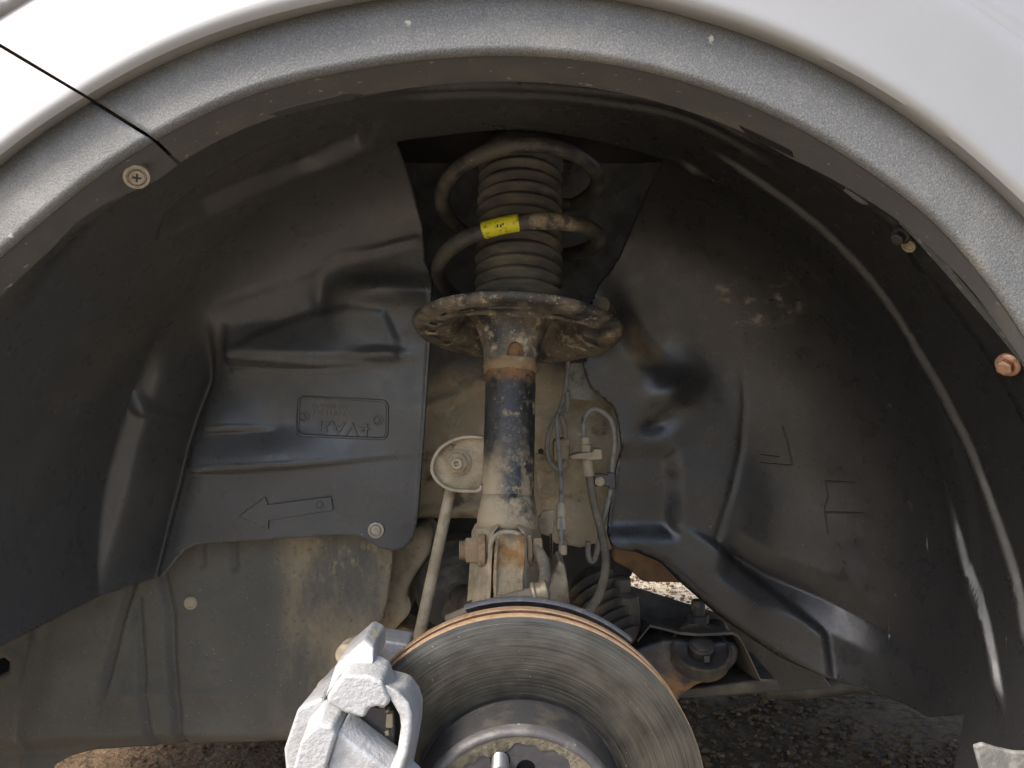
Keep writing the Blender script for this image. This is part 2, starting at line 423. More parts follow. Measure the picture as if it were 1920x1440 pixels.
class MB:
    def __init__(s):
        s.v = []
        s.f = []
    def add(s, vs_, fs):
        n = len(s.v)
        s.v += [tuple(p) for p in vs_]
        s.f += [tuple(i + n for i in f) for f in fs]
        return s
    def tube(s, pts, rad, n=14, closed=False, cap=True):
        pts = [Vector(p) for p in pts]
        m = len(pts)
        rads = rad if isinstance(rad, (list, tuple)) else [rad] * m
        vs_, fs = [], []
        up = None
        for i in range(m):
            if closed:
                t = pts[(i + 1) % m] - pts[i - 1]
            else:
                t = pts[min(i + 1, m - 1)] - pts[max(i - 1, 0)]
            t.normalize()
            if up is None:
                up = t.orthogonal().normalized()
            up = (up - t * up.dot(t)).normalized()
            w = t.cross(up)
            for k in range(n):
                a = 2 * math.pi * k / n
                vs_.append(pts[i] + (up * math.cos(a) + w * math.sin(a)) * rads[i])
        last = m if closed else m - 1
        for i in range(last):
            for k in range(n):
                a, b = i * n + k, i * n + (k + 1) % n
                c, d = ((i + 1) % m) * n + (k + 1) % n, ((i + 1) % m) * n + k
                fs.append((a, b, c, d))
        if cap and not closed:
            fs.append(tuple(range(n))[::-1])
            fs.append(tuple(range((m - 1) * n, m * n)))
        return s.add(vs_, fs)
    def lathe(s, origin, axis, prof, n=48, close=False, cap=True):
        """prof: list of (radius, height along axis)"""
        axis = Vector(axis).normalized()
        u = axis.orthogonal().normalized()
        if abs(axis.x) < 0.9:
            u = (Vector((1, 0, 0)) - axis * axis.x).normalized()
        w = axis.cross(u)
        o = Vector(origin)
        vs_, fs = [], []
        for r, h in prof:
            for k in range(n):
                a = 2 * math.pi * k / n
                vs_.append(o + axis * h + (u * math.cos(a) + w * math.sin(a)) * r)
        m = len(prof)
        for i in range(m if close else m - 1):
            j = (i + 1) % m
            for k in range(n):
                fs.append((i * n + k, i * n + (k + 1) % n, j * n + (k + 1) % n, j * n + k))
        if cap and not close:
            if prof[0][0] > 1e-6:
                fs.append(tuple(range(n))[::-1])
            if prof[-1][0] > 1e-6:
                fs.append(tuple(range((m - 1) * n, m * n)))
        return s.add(vs_, fs)
    def hexa(s, origin, axis, r, h0, h1, chamfer=0.15):
        c = r * chamfer
        return s.lathe(origin, axis, [(r - c, h0), (r, h0 + c * 0.7), (r, h1 - c * 0.7), (r - c, h1)], n=6)
    def prism(s, poly, back):
        """poly: 3D points of the front face (any depth each); back: same count of points or one depth"""
        n = len(poly)
        fr = [Vector(p) for p in poly]
        bk = [Vector((p.x, back, p.z)) for p in fr] if isinstance(back, (int, float)) else [Vector(p) for p in back]
        fs = [tuple(range(n)), tuple(range(2 * n - 1, n - 1, -1))]
        for i in range(n):
            j = (i + 1) % n
            fs.append((i, i + n, j + n, j))
        return s.add(fr + bk, fs)
    def box(s, c, size, rot=None):
        c = Vector(c)
        hx, hy, hz = [q / 2 for q in size]
        vs_ = [Vector((a, b, d)) for a in (-hx, hx) for b in (-hy, hy) for d in (-hz, hz)]
        if rot is not None:
            vs_ = [rot @ p for p in vs_]
        return s.add([p + c for p in vs_], [(0, 1, 3, 2), (4, 6, 7, 5), (0, 4, 5, 1), (2, 3, 7, 6), (0, 2, 6, 4), (1, 5, 7, 3)])

def smooth_path(pts, n=8, closed=False):
    P = [Vector(p) for p in pts]
    m = len(P)
    out = []
    rngi = m if closed else m - 1
    for i in range(rngi):
        if closed:
            p0, p1, p2, p3 = P[i - 1], P[i], P[(i + 1) % m], P[(i + 2) % m]
        else:
            p1, p2 = P[i], P[i + 1]
            p0 = P[i - 1] if i > 0 else p1 * 2 - p2
            p3 = P[i + 2] if i + 2 < m else p2 * 2 - p1
        for k in range(n):
            t = k / n
            out.append(0.5 * ((2 * p1) + (p2 - p0) * t + (2 * p0 - 5 * p1 + 4 * p2 - p3) * t * t + (3 * p1 - p0 - 3 * p2 + p3) * t ** 3))
    if not closed:
        out.append(P[-1])
    return out

def thing(name, label, cat, loc, group=None):
    o = bpy.data.objects.new(name, None)
    o.empty_display_size = 0.05
    COL.objects.link(o)
    o.location = loc
    o['label'] = label
    o['category'] = cat
    if group:
        o['group'] = group
    return o

def tag(o, label, cat, group=None):
    o['label'] = label
    o['category'] = cat
    if group:
        o['group'] = group
    return o

def root_loc(p):
    v = Vector((0, 0, 0))
    while p is not None:
        v += p.location
        p = p.parent
    return v

def obj(name, mb, mat, parent=None, sharp=40, bevel=0.0, seg=2, solid=0.0, off=-1.0, subsurf=0, fix=True):
    me = bpy.data.meshes.new(name)
    me.from_pydata(mb.v, [], mb.f)
    if fix:
        bm = bmesh.new()
        bm.from_mesh(me)
        bmesh.ops.recalc_face_normals(bm, faces=bm.faces)
        bm.to_mesh(me)
        bm.free()
    me.materials.append(mat)
    for p in me.polygons:
        p.use_smooth = True
    if sharp < 180:
        me.set_sharp_from_angle(angle=math.radians(sharp))
    o = bpy.data.objects.new(name, me)
    COL.objects.link(o)
    if solid:
        md = o.modifiers.new('thickness', 'SOLIDIFY')
        md.thickness = solid
        md.offset = off
    if bevel:
        md = o.modifiers.new('bevel', 'BEVEL')
        md.width = bevel
        md.segments = seg
        md.limit_method = 'ANGLE'
        md.angle_limit = math.radians(28)
        md.harden_normals = True
    if subsurf:
        md = o.modifiers.new('sub', 'SUBSURF')
        md.levels = md.render_levels = subsurf
    if parent is not None:
        o.parent = parent
        o.matrix_parent_inverse = Matrix.Translation(-parent.location) if parent.type == 'EMPTY' else Matrix.Identity(4)
    return o

def cut(o, cutter_mb):
    """carve a real hole, then throw the cutter away"""
    c = obj('cutter', cutter_mb, m_dark)
    md = o.modifiers.new('hole', 'BOOLEAN')
    md.object = c
    md.operation = 'DIFFERENCE'
    md.solver = 'EXACT'
    bpy.context.view_layer.update()
    dg = bpy.context.evaluated_depsgraph_get()
    me = bpy.data.meshes.new_from_object(o.evaluated_get(dg))
    o.modifiers.clear()
    o.data = me
    me.set_sharp_from_angle(angle=math.radians(40))
    bpy.data.objects.remove(c)

def in_poly(x, z, poly):
    x = np.asarray(x); z = np.asarray(z)
    r = np.zeros(x.shape, bool)
    n = len(poly)
    for i in range(n):
        x1, z1 = poly[i]; x2, z2 = poly[(i + 1) % n]
        if z1 == z2:
            continue
        c = ((z1 > z) != (z2 > z)) & (x < (x2 - x1) * (z - z1) / (z2 - z1) + x1)
        r ^= c
    return r

def dist_line(x, z, pts):
    """distance to a polyline, place along it 0..1, and the signed side"""
    best = np.full(np.shape(x), 1e9); tt = np.zeros(np.shape(x)); sd = np.zeros(np.shape(x))
    seg = [math.dist(pts[i], pts[i + 1]) for i in range(len(pts) - 1)]
    tot = sum(seg); acc = 0
    for i in range(len(pts) - 1):
        ax, az = pts[i]; bx, bz = pts[i + 1]
        dx, dz = bx - ax, bz - az
        l2 = dx * dx + dz * dz + 1e-12
        t = np.clip(((x - ax) * dx + (z - az) * dz) / l2, 0, 1)
        d = np.hypot(x - ax - t * dx, z - az - t * dz)
        s = dx * (z - az) - dz * (x - ax)
        k = d < best
        best = np.where(k, d, best)
        tt = np.where(k, (acc + t * seg[i]) / tot, tt)
        sd = np.where(k, np.sign(s), sd)
        acc += seg[i]
    return best, tt, sd

def sstep(v, a, b):
    t = np.clip((v - a) / (b - a), 0, 1)
    return t * t * (3 - 2 * t)

def resample(poly, step, closed=True):
    out = []
    n = len(poly)
    for i in range(n if closed else n - 1):
        a = poly[i]; b = poly[(i + 1) % n]
        k = max(1, int(math.dist(a, b) / step))
        for j in range(k):
            t = j / k
            out.append((a[0] + (b[0] - a[0]) * t, a[1] + (b[1] - a[1]) * t))
    if not closed:
        out.append(poly[-1])
    return out

def sheet(poly, step, holes=(), extra=None):
    """triangulate a flat outline finely; returns (xy array, triangles)"""
    b = resample(poly, step)
    pts = [Vector(p) for p in b]
    edges = [(i, (i + 1) % len(b)) for i in range(len(b))]
    hs = []
    for h in holes:
        hb = resample(h, step)
        n0 = len(pts)
        pts += [Vector(p) for p in hb]
        edges += [(n0 + i, n0 + (i + 1) % len(hb)) for i in range(len(hb))]
        hs.append(hb)
    xs = np.array([p[0] for p in b]); zs = np.array([p[1] for p in b])
    gx, gz = np.meshgrid(np.arange(xs.min(), xs.max(), step), np.arange(zs.min(), zs.max(), step * 0.866))
    gx = gx + (np.arange(gx.shape[0]) % 2)[:, None] * step * 0.5
    gx = gx.ravel(); gz = gz.ravel()
    if extra is not None:
        gx = np.concatenate([gx, extra[0]]); gz = np.concatenate([gz, extra[1]])
    ok = in_poly(gx, gz, b)
    d, _, _ = dist_line(gx, gz, b + [b[0]])
    ok &= d > step * 0.45
    for hb in hs:
        ok &= ~in_poly(gx, gz, hb)
        d, _, _ = dist_line(gx, gz, hb + [hb[0]])
        ok &= d > step * 0.45
    pts += [Vector((float(p), float(q))) for p, q in zip(gx[ok], gz[ok])]
    r = geometry.delaunay_2d_cdt(pts, edges, [], 0, 1e-7)
    V = np.array([(p.x, p.y) for p in r[0]])
    T = np.array([tuple(f) for f in r[2] if len(f) == 3])
    c = V[T].mean(axis=1)
    ok = in_poly(c[:, 0], c[:, 1], b)
    for hb in hs:
        ok &= ~in_poly(c[:, 0], c[:, 1], hb)
    return V, T[ok]

def wall(poly, yf, step, holes=(), extra=None):
    V, T = sheet(poly, step, holes, extra)
    y = yf(V[:, 0], V[:, 1])
    mb = MB()
    mb.add([(float(a), float(b), float(c)) for a, b, c in zip(V[:, 0], y, V[:, 1])], [tuple(int(i) for i in t) for t in T])
    return mb

def interp_closed(keys, xs):
    return np.interp(xs, [k[0] for k in keys], [k[1] for k in keys])

def rounded(cs, r, n=5):
    out = []
    m = len(cs)
    for i in range(m):
        p = Vector(cs[i]); a = (Vector(cs[i - 1]) - p).normalized(); b = (Vector(cs[(i + 1) % m]) - p).normalized()
        for k in range(n + 1):
            t = k / n
            q = p + a * r * (1 - t) ** 2 + b * r * t ** 2
            out.append((q.x, q.y))
    return out

def circle2(cx, cz, rx, rz=None, n=20, rot=0.0):
    rz = rz or rx
    out = []
    for k in range(n):
        a = 2 * math.pi * k / n
        x, z = rx * math.cos(a), rz * math.sin(a)
        out.append((cx + x * math.cos(rot) - z * math.sin(rot), cz + x * math.sin(rot) + z * math.cos(rot)))
    return out

# ================================================================== GROUND
g = MB()
nx = 60
for side in range(1):
    xs = np.concatenate([np.linspace(-60, -3, 8), np.linspace(-2.5, 3.5, 121), np.linspace(4, 60, 8)])
    ys = np.concatenate([np.linspace(-60, -1, 8), np.linspace(-0.5, 4.5, 101), np.linspace(5, 80, 8)])
    X, Yg = np.meshgrid(xs, ys)
    near = (np.abs(X) < 3.4) & (Yg > -0.6) & (Yg < 4.6)
    Zg = np.where(near, 0.004 * np.sin(X * 7 + 1.3 * np.sin(Yg * 5)) + 0.003 * np.sin(Yg * 11 + X * 3) + rng.normal(0, 0.0012, X.shape), 0)
    ny_, nx_ = X.shape
    g.add([(float(a), float(b), float(c)) for a, b, c in zip(X.ravel(), Yg.ravel(), Zg.ravel())],
          [(j * nx_ + i, j * nx_ + i + 1, (j + 1) * nx_ + i + 1, (j + 1) * nx_ + i) for j in range(ny_ - 1) for i in range(nx_ - 1)])
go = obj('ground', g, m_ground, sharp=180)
go['kind'] = 'structure'

ico_v = [(0, 0, 1), (0.89, 0, 0.45), (0.28, 0.85, 0.45), (-0.72, 0.53, 0.45), (-0.72, -0.53, 0.45), (0.28, -0.85, 0.45),
         (0.72, 0.53, -0.45), (-0.28, 0.85, -0.45), (-0.89, 0, -0.45), (-0.28, -0.85, -0.45), (0.72, -0.53, -0.45), (0, 0, -1)]
ico_f = [(0, 1, 2), (0, 2, 3), (0, 3, 4), (0, 4, 5), (0, 5, 1), (1, 6, 2), (2, 7, 3), (3, 8, 4), (4, 9, 5), (5, 10, 1),
         (1, 10, 6), (2, 6, 7), (3, 7, 8), (4, 8, 9), (5, 9, 10), (11, 7, 6), (11, 8, 7), (11, 9, 8), (11, 10, 9), (11, 6, 10)]
st = MB()
def grit(x0, x1, y0, y1, n, smin, smax):
    for _ in range(n):
        x = random.uniform(x0, x1); y = random.uniform(y0, y1)
        s = smin * (smax / smin) ** (random.random() ** 2.2)
        a = random.uniform(0, 6.28)
        ca, sa = math.cos(a), math.sin(a)
        q = [random.uniform(0.65, 1.3) for _ in range(12)]
        st.add([(x + (vx * ca - vy * sa) * s * k, y + (vx * sa + vy * ca) * s * k * 0.8, s * 0.35 + vz * s * 0.6 * k)
                for (vx, vy, vz), k in zip(ico_v, q)], ico_f)
grit(0.25, 1.55, 1.22, 2.3, 7500, 0.0025, 0.011)
grit(0.4, 2.0, 2.3, 2.9, 1500, 0.003, 0.011)
grit(-1.1, -0.25, 1.2, 1.75, 1500, 0.0025, 0.010)
so = obj('grit', st, m_stone, sharp=60, fix=False)
so['kind'] = 'stuff'
tag(so, 'loose brown grit and small stones scattered over the ground', 'grit')

# ================================================================== WHEEL ARCH GEOMETRY
CX, CZ = -0.006, H - 0.195
YF = 0.42     # depth of the outer skin of the car beside the wheel arch

def body_dy(x):      # the bumper corner curves inboard towards the front of the car
    return np.where(x < -0.12, 0.55 * (-0.12 - x) ** 2, 0.0) + 0.05 * np.maximum(x, 0) ** 2

def polar_keys(pts, Y):
    out = []
    for px, py in pts:
        x = 0.0
        for _ in range(12):
            x, z = KX(px, py, Y + float(body_dy(np.array(x))))
        out.append((math.degrees(math.atan2(z - CZ, x - CX)), math.hypot(x - CX, z - CZ)))
    out.sort()
    return out

edge_out = [(-260, 560), (-120, 430), (0, 318), (177, 193), (300, 130), (467, 63), (633, 18), (800, -8), (950, -14), (1090, -4), (1273, 34), (1447, 90), (1613, 170), (1747, 263), (1847, 343), (1913, 410), (2000, 510), (2100, 660), (2170, 850), (2210, 1080)]
edge_paint = [(-260, 525), (-120, 398), (0, 287), (157, 180), (300, 100), (467, 37), (617, 0), (780, -30), (950, -40), (1120, -26), (1280, 9), (1447, 62), (1613, 142), (1747, 227), (1847, 309), (1913, 370), (2010, 470), (2125, 640), (2200, 840), (2245, 1080)]
edge_low = [(-230, 760), (-120, 600), (0, 472), (60, 423), (167, 333), (287, 258), (333, 231), (467, 170), (633, 130), (807, 104), (940, 97), (1107, 107), (1273, 142), (1413, 192), (1547, 258), (1647, 326), (1747, 398), (1813, 470), (1912, 600), (2000, 760), (2050, 930), (2070, 1100)]
KO, KP, KL = (polar_keys(q, y) for q, y in ((edge_out, YF + 0.001), (edge_paint, YF - 0.015), (edge_low, YF - 0.005)))
def kcurve(keys):
    a = np.array(keys)
    t = np.linspace(a[0, 0], a[-1, 0], 260)
    v = np.interp(t, a[:, 0], a[:, 1])
    k = np.hanning(25); k /= k.sum()
    vp = np.concatenate([np.full(12, v[0]) + np.linspace(-12, -1, 12) * (v[1] - v[0]), v, np.full(12, v[-1]) + np.linspace(1, 12, 12) * (v[-1] - v[-2])])
    v = np.convolve(vp, k, 'valid')
    return lambda d: np.interp(d, t, v)
r_out, r_paint, r_low = kcurve(KO), kcurve(KP), kcurve(KL)

def fender_y(x, z):
    r = np.hypot(x - CX, z - CZ)
    th = np.degrees(np.arctan2(z - CZ, x - CX))
    d = r - r_paint(np.clip(th, -20, 200))
    y = YF - 0.013 + body_dy(x) + 0.9 * np.maximum(d, 0) ** 2 * 1.0
    y = y + 0.006 * (1 - np.exp(-np.maximum(d, 0) / 0.02))
    # soft feature line running over the rear upper part of the fender
    ln = (z - H) - (0.236 - 0.62 * (x - 0.225))
    y = y + 0.022 * sstep(ln, -0.012, 0.03) * sstep(x, 0.1, 0.25)
    return y

def arc_xz(rf, a0, a1, n):
    return [(CX + float(rf(a)) * math.cos(math.radians(a)), CZ + float(rf(a)) * math.sin(math.radians(a))) for a in np.linspace(a0, a1, n)]

def ang(px, py, Y=YF):
    x, z = KX(px, py, Y)
    return math.degrees(math.atan2(z - CZ, x - CX))

# gap line between bumper and fender: it crosses paint edge, flare edge and flare underside
def gap_angle(rf, y, l0, l1):
    """angle at which a ring of the arch crosses the line of the panel gap"""
    lo, hi = 108.0, 176.0
    for _ in range(40):
        a = (lo + hi) / 2
        r = float(rf(a))
        x, z = CX + r * math.cos(math.radians(a)), CZ + r * math.sin(math.radians(a))
        yy = float(y(np.array(x), np.array(z))) if callable(y) else y + float(body_dy(np.array(x)))
        px, py = 960 + F * x / yy, 720 - F * (z - H) / yy
        if (l1[0] - l0[0]) * (py - l0[1]) - (l1[1] - l0[1]) * (px - l0[0]) < 0:
            lo = a
        else:
            hi = a
    return (lo + hi) / 2
G0, G1, G2, G3 = (-2, 84), (176, 190), (289, 261), (334, 304)
gw = 0.13    # half gap in degrees
A_LEFT, A_RIGHT = 176.0, -14.0

fender = thing('front_fender', 'white painted front fender panel curving over the wheel arch', 'car panel', (0, YF, 0.9))
def on_skin(px, py):
    Y = YF
    for _ in range(20):
        x, z = KX(px, py, Y)
        Y = float(fender_y(np.array(x), np.array(z)))
    return x, z
lamp_a = on_skin(72, -2); lamp_b = on_skin(-2, 44)
ldx, ldz = lamp_a[0] - lamp_b[0], lamp_a[1] - lamp_b[1]
lampA = (lamp_b[0] + ldx * 4.5, lamp_b[1] + ldz * 4.5)
lampB = (lamp_b[0] - ldx * 3.2, lamp_b[1] - ldz * 3.2)
# folded lip between the paint and the plastic flare (it faces down)
def lip(name, a0, a1, parent, rings, mat, n=150):
    """sweep a profile along the arch; a limit of None means the slanting panel gap"""
    mb = MB()
    vs_, fs = [], []
    for (rf, yf, l0, l1) in rings:
        e0 = a0 if a0 is not None else gap_angle(rf, yf, l0, l1) + gw * (1.5 if l0 != G0 else 1)
        e1 = a1 if a1 is not None else gap_angle(rf, yf, l0, l1) - gw
        for a in np.linspace(e0, e1, n):
            r = float(rf(a)); c = math.cos(math.radians(a)); s = math.sin(math.radians(a))
            x, z = CX + r * c, CZ + r * s
            vs_.append((x, float(yf(x, z)) if callable(yf) else yf + float(body_dy(x)), z))
    for j in range(len(rings) - 1):
        for i in range(n - 1):
            fs.append((j * n + i, j * n + i + 1, (j + 1) * n + i + 1, (j + 1) * n + i))
    mb.add(vs_, fs)
    return obj(name, mb, mat, parent, sharp=50)
def off(rf, d):
    return lambda a: rf(a) + d
def mixr(r1, r2, t):
    return lambda a: r1(a) * (1 - t) + r2(a) * t
skin_y = lambda x, z: fender_y(x, z) - 0.0045
LIP = [(off(r_paint, d_), skin_y, G0, G1) for d_ in (0.40, 0.34, 0.29, 0.25, 0.215, 0.185, 0.16, 0.14, 0.12, 0.105, 0.092, 0.080, 0.070, 0.061, 0.053, 0.0450, 0.036, 0.028, 0.021, 0.015, 0.010, 0.0075)] + [
       (off(r_paint, 0.0052), lambda x, z: fender_y(x, z) - 0.0042, G0, G1), (off(r_paint, 0.0032), lambda x, z: fender_y(x, z) - 0.0034, G0, G1), (off(r_paint, 0.0014), lambda x, z: fender_y(x, z) - 0.0020, G0, G1),
       (off(r_paint, 0.0), lambda x, z: fender_y(x, z) - 0.0002, G0, G1), (mixr(r_paint, r_out, 0.25), YF - 0.008, G0, G1),
       (mixr(r_paint, r_out, 0.6), YF - 0.003, G0, G1), (off(r_out, 0.0030), YF + 0.006, G0, G1), (off(r_out, -0.002), YF + 0.016, G0, G1)]
lip('fender_skin', A_RIGHT, None, fender, LIP, m_paint, 260)

def flare_rings(sA, sB, sC):
    """profile from the outer edge over the face, round the edge, along the underside"""
    R = []
    R.append((off(r_out, -0.003), YF + 0.014, sA, 0))
    R.append((off(r_out, 0.0022), YF + 0.0040, sA, 0))
    R.append((off(r_out, 0.0010), YF - 0.0003, sA, 0))
    for t in (0.12, 0.3, 0.5, 0.7, 0.9):
        R.append((mixr(r_out, r_low, t), YF - 0.0015 - 0.0035 * t, sA + (sB - sA) * t, 0))
    for k in range(1, 6):
        q = k / 5 * math.pi / 2
        R.append((off(r_low, 0.0034 * (1 - math.sin(q))), YF - 0.005 + 0.0045 * (1 - math.cos(q)), sB, 0))
    R.append((off(r_low, 0.0004), YF + 0.006, sB + (sC - sB) * 0.3, 0))
    R.append((off(r_low, 0.0012), YF + 0.0135, sB + (sC - sB) * 0.65, 0))
    return R
def under_lip(a):    # uneven inner hem of the flange
    a = np.asarray(a, float)
    w = 0.0030 * np.exp(-((a - 124) / 3.0) ** 2) - 0.0035 * np.exp(-((a - 131) / 4.0) ** 2) + 0.0012 * np.exp(-((a - 62) / 3.5) ** 2) - 0.0014 * np.exp(-((a - 42) / 3.0) ** 2)
    return r_low(a) + 0.001 + 0 * a, w
def hem(dy):
    def f(x, z):
        a = np.degrees(np.arctan2(z - CZ, x - CX))
        dd = dy * np.interp(a, [20, 34, 46, 62], [0.30, 0.42, 0.62, 1.0])
        return YF + dd + body_dy(x) * 0.6 + under_lip(a)[1] * 2.2 * np.interp(a, [40, 62], [0.4, 1.0])
    return f

flare = thing('wheel_arch_flare', 'textured grey plastic flare edging the wheel arch on the fender', 'trim', (0, YF, 0.9))
def flare_piece(parent, a0, a1, n):
    rings = [(rf, y, G1, G2) for rf, y, _, _ in flare_rings(0, 0, 0)]
    fb_ = lip('flare_body', a0, a1, parent, rings[:13], m_flare, n)
    md = fb_.modifiers.new('thickness', 'SOLIDIFY')
    md.thickness = 0.0022
    md.offset = 0
    und = [(rf, y, G2, G3) for rf, y, _, _ in rings[12:15]] + [(off(r_low, 0.0016), hem(0.040), G2, G3), (off(r_low, 0.004), hem(0.0405), G2, G3), (off(r_low, 0.006), hem(0.036), G2, G3)]
    und[0] = rings[12]
    lip('flare_flange', a0, a1, parent, und, m_flare_under, n)
flare_piece(flare, A_RIGHT, None, 240)
flare['label'] = 'long textured grey plastic flare arching over the wheel opening on the fender'

bumper = thing('front_bumper', 'overexposed white bumper corner left of the slanting panel gap', 'bumper', (-0.4, YF, 0.75))
lip('bumper_skin', None, A_LEFT + 1, bumper, LIP, m_paint, 80)
sk = MB()
sk.prism([Vector((-0.46, 0.50, 0.30)), Vector((-0.90, 0.66, 0.30)), Vector((-0.90, 0.66, 0.56)), Vector((-0.46, 0.50, 0.56))], [Vector((-0.46, 0.515, 0.30)), Vector((-0.90, 0.675, 0.30)), Vector((-0.90, 0.675, 0.56)), Vector((-0.46, 0.515, 0.56))])
obj('bumper_skirt', sk, m_paint, bumper)
ns = MB()
ns.prism([Vector((-0.90, 0.70, 0.28)), Vector((-0.95, 0.95, 0.28)), Vector((-0.97, 0.95, 0.98)), Vector((-0.90, 0.70, 0.98))], [Vector((-0.90, 2.05, 0.28)), Vector((-0.95, 1.80, 0.28)), Vector((-0.97, 1.80, 0.98)), Vector((-0.90, 2.05, 0.98))])
obj('bumper_nose', ns, m_paint, bumper, bevel=0.01)
flare2 = thing('bumper_flare', 'short textured grey plastic flare on the bumper, left of the gap', 'trim', (-0.3, YF, 0.8))
flare_piece(flare2, None, A_LEFT, 90)

lq = [lampB, lampA, (lampA[0] - 0.01, lampA[1] + 0.05), (lampA[0] - 0.08, lampA[1] + 0.075), (lampB[0] - 0.12, lampB[1] + 0.10), (lampB[0] - 0.10, lampB[1] + 0.02)]
lamp = wall(rounded(lq, 0.012), lambda x, z: fender_y(x, z) - 0.0068, 0.008)
tag(obj('headlamp', lamp, m_lamp, sharp=180, solid=0.010, off=-1, fix=False), 'sliver of pale headlamp lens above the white bumper corner', 'headlamp')

# closed front end of the car: bonnet and far flank (they shade the ground under the car)
bon = MB()
prof = [(0.455, H + 0.345), (0.52, H + 0.40), (0.75, H + 0.43), (1.32, H + 0.45), (1.9, H + 0.43), (2.10, H + 0.38), (2.2, H + 0.25), (2.235, H + 0.02), (2.235, H - 0.40), (2.20, H - 0.40), (2.19, H - 0.02), (2.12, H + 0.26), (1.9, H + 0.38), (1.32, H + 0.40), (0.75, H + 0.38), (0.52, H + 0.33)]
xs_ = [-0.95, -0.80, 0.2, 1.15]
dz_ = [-0.20, -0.08, 0.0, 0.03]
vs_, fs = [], []
for x, d in zip(xs_, dz_):
    for y, z in prof:
        vs_.append((x, y, z + d if z > H else z))
n = len(prof)
for i in range(len(xs_) - 1):
    for k in range(n):
        fs.append((i * n + k, i * n + (k + 1) % n, (i + 1) * n + (k + 1) % n, (i + 1) * n + k))
fs += [tuple(range(n)), tuple(range(3 * n, 4 * n))]
bon.add(vs_, fs)
tag(obj('bonnet', bon, m_paint, sharp=30, bevel=0.01), 'white bonnet and far flank closing the car above the engine bay', 'bonnet')

# ================================================================== WHEEL ARCH LINER
def R_lin(deg):
    return np.interp(deg, [-30, 0, 40, 70, 90, 105, 135, 180, 200], [0.402, 0.402, 0.416, 0.430, 0.432, 0.430, 0.415, 0.402, 0.402])
def f_lin(deg):
    return np.interp(deg, [-30, 30, 62, 80, 100, 130, 155, 200], [0.13, 0.13, 0.11, 0.106, 0.085, 0.075, 0.040, 0.035])
YL, YR = 0.770, 0.800
def Yw(deg):
    return np.where(np.asarray(deg) > 90, YL, YR)

def cyl_hit(px, py):
    """where the line of sight through a pixel meets the liner's drum: (degrees, depth)"""
    lo, hi = 0.3, 1.2
    for _ in range(50):
        m = (lo + hi) / 2
        x, z = KX(px, py, m)
        a = math.degrees(math.atan2(z - CZ, x - CX))
        if math.hypot(x - CX, z - CZ) < R_lin(a):
            lo = m
        else:
            hi = m
    x, z = KX(px, py, lo)
    return math.degrees(math.atan2(z - CZ, x - CX)), lo

def SY(px, py):
    a, y = cyl_hit(px, py)
    return (math.radians(a) * 0.41, y)

liner = thing('wheel_arch_liner', 'black moulded plastic liner filling the inside of the wheel arch', 'wheel arch liner', (0, 0.6, 0.5))

# drum: grid over angle and depth
def ridge(x, z, pts, w, h, t0=0.12, t1=0.25):
    d, t, s = dist_line(x, z, pts)
    tp = np.ones_like(t)
    if t0 > 0:
        tp = tp * sstep(t, 0, t0)
    if t1 > 0:
        tp = tp * (1 - sstep(t, 1 - t1, 1))
    return h * tp * np.clip(1 - d / (1.75 * w), 0, 1) ** 1.15
def ledge(x, z, pts, h, drop, t1=0.6):
    d, t, s = dist_line(x, z, pts)
    zl = np.interp(x, [p[0] for p in pts], [p[1] for p in pts])
    up = z - zl
    tp = (1 - sstep(t, 1 - t1, 1)) * sstep(x, pts[0][0] - 0.006, pts[0][0] + 0.004)
    dr = drop * (0.25 + 0.75 * (1 - sstep(t, 0.1, 1.0)))
    pr = np.where(up > 0, (1 - sstep(up, 0.0, 0.045)), np.clip(1 + up / dr, 0, 1))
    return h * tp * pr
def plateau(x, z, poly, h, w):
    ins = in_poly(x, z, poly)
    d, _, _ = dist_line(x, z, list(poly) + [poly[0]])
    sd = np.where(ins, d, -d)
    return h * sstep(sd, -w, w)

lineA = [SY(*p) for p in [(1242, 288), (1290, 305), (1345, 350), (1400, 400), (1490, 450), (1560, 520), (1640, 630), (1700, 740), (1750, 850), (1790, 960), (1830, 1090), (1860, 1210), (1890, 1350)]]
lineB = [SY(*p) for p in [(1290, 260), (1420, 335), (1540, 420), (1640, 530), (1720, 650), (1790, 780), (1840, 890), (1885, 1010), (1915, 1120), (1935, 1250)]]
lineC = [SY(*p) for p in [(690, 186), (800, 178), (960, 176), (1120, 185), (1250, 210), (1380, 268), (1500, 345)]]
lineD = [SY(*p) for p in [(720, 172), (860, 160), (980, 158), (1120, 166), (1240, 186), (1390, 248), (1480, 305)]]
panelE = [SY(*p) for p in [(706, 232), (672, 300), (520, 345), (390, 400), (296, 438), (310, 395), (400, 325), (500, 275), (600, 245)]]
panelF = [SY(*p) for p in [(1242, 288), (1300, 310), (1400, 385), (1500, 470), (1600, 600), (1560, 600), (1450, 440), (1390, 405), (1290, 340)]]
def drum_off(s, y):
    o = ridge(s, y, lineA, 0.0034, -0.0075, 0.06, 0.05)
    o += ridge(s, y, lineB, 0.0034, -0.0065, 0.1, 0.05)
    o += ridge(s, y, lineC, 0.0040, -0.0050, 0.15, 0.15)
    o += ridge(s, y, lineD, 0.0035, -0.0045, 0.15, 0.15)
    o += plateau(s, y, panelE, 0.013, 0.004)
    o += plateau(s, y, panelF, -0.005, 0.004)
    o += 0.0012 * np.sin(s * 31 + y * 20) * np.sin(y * 37 + s * 9)
    return o
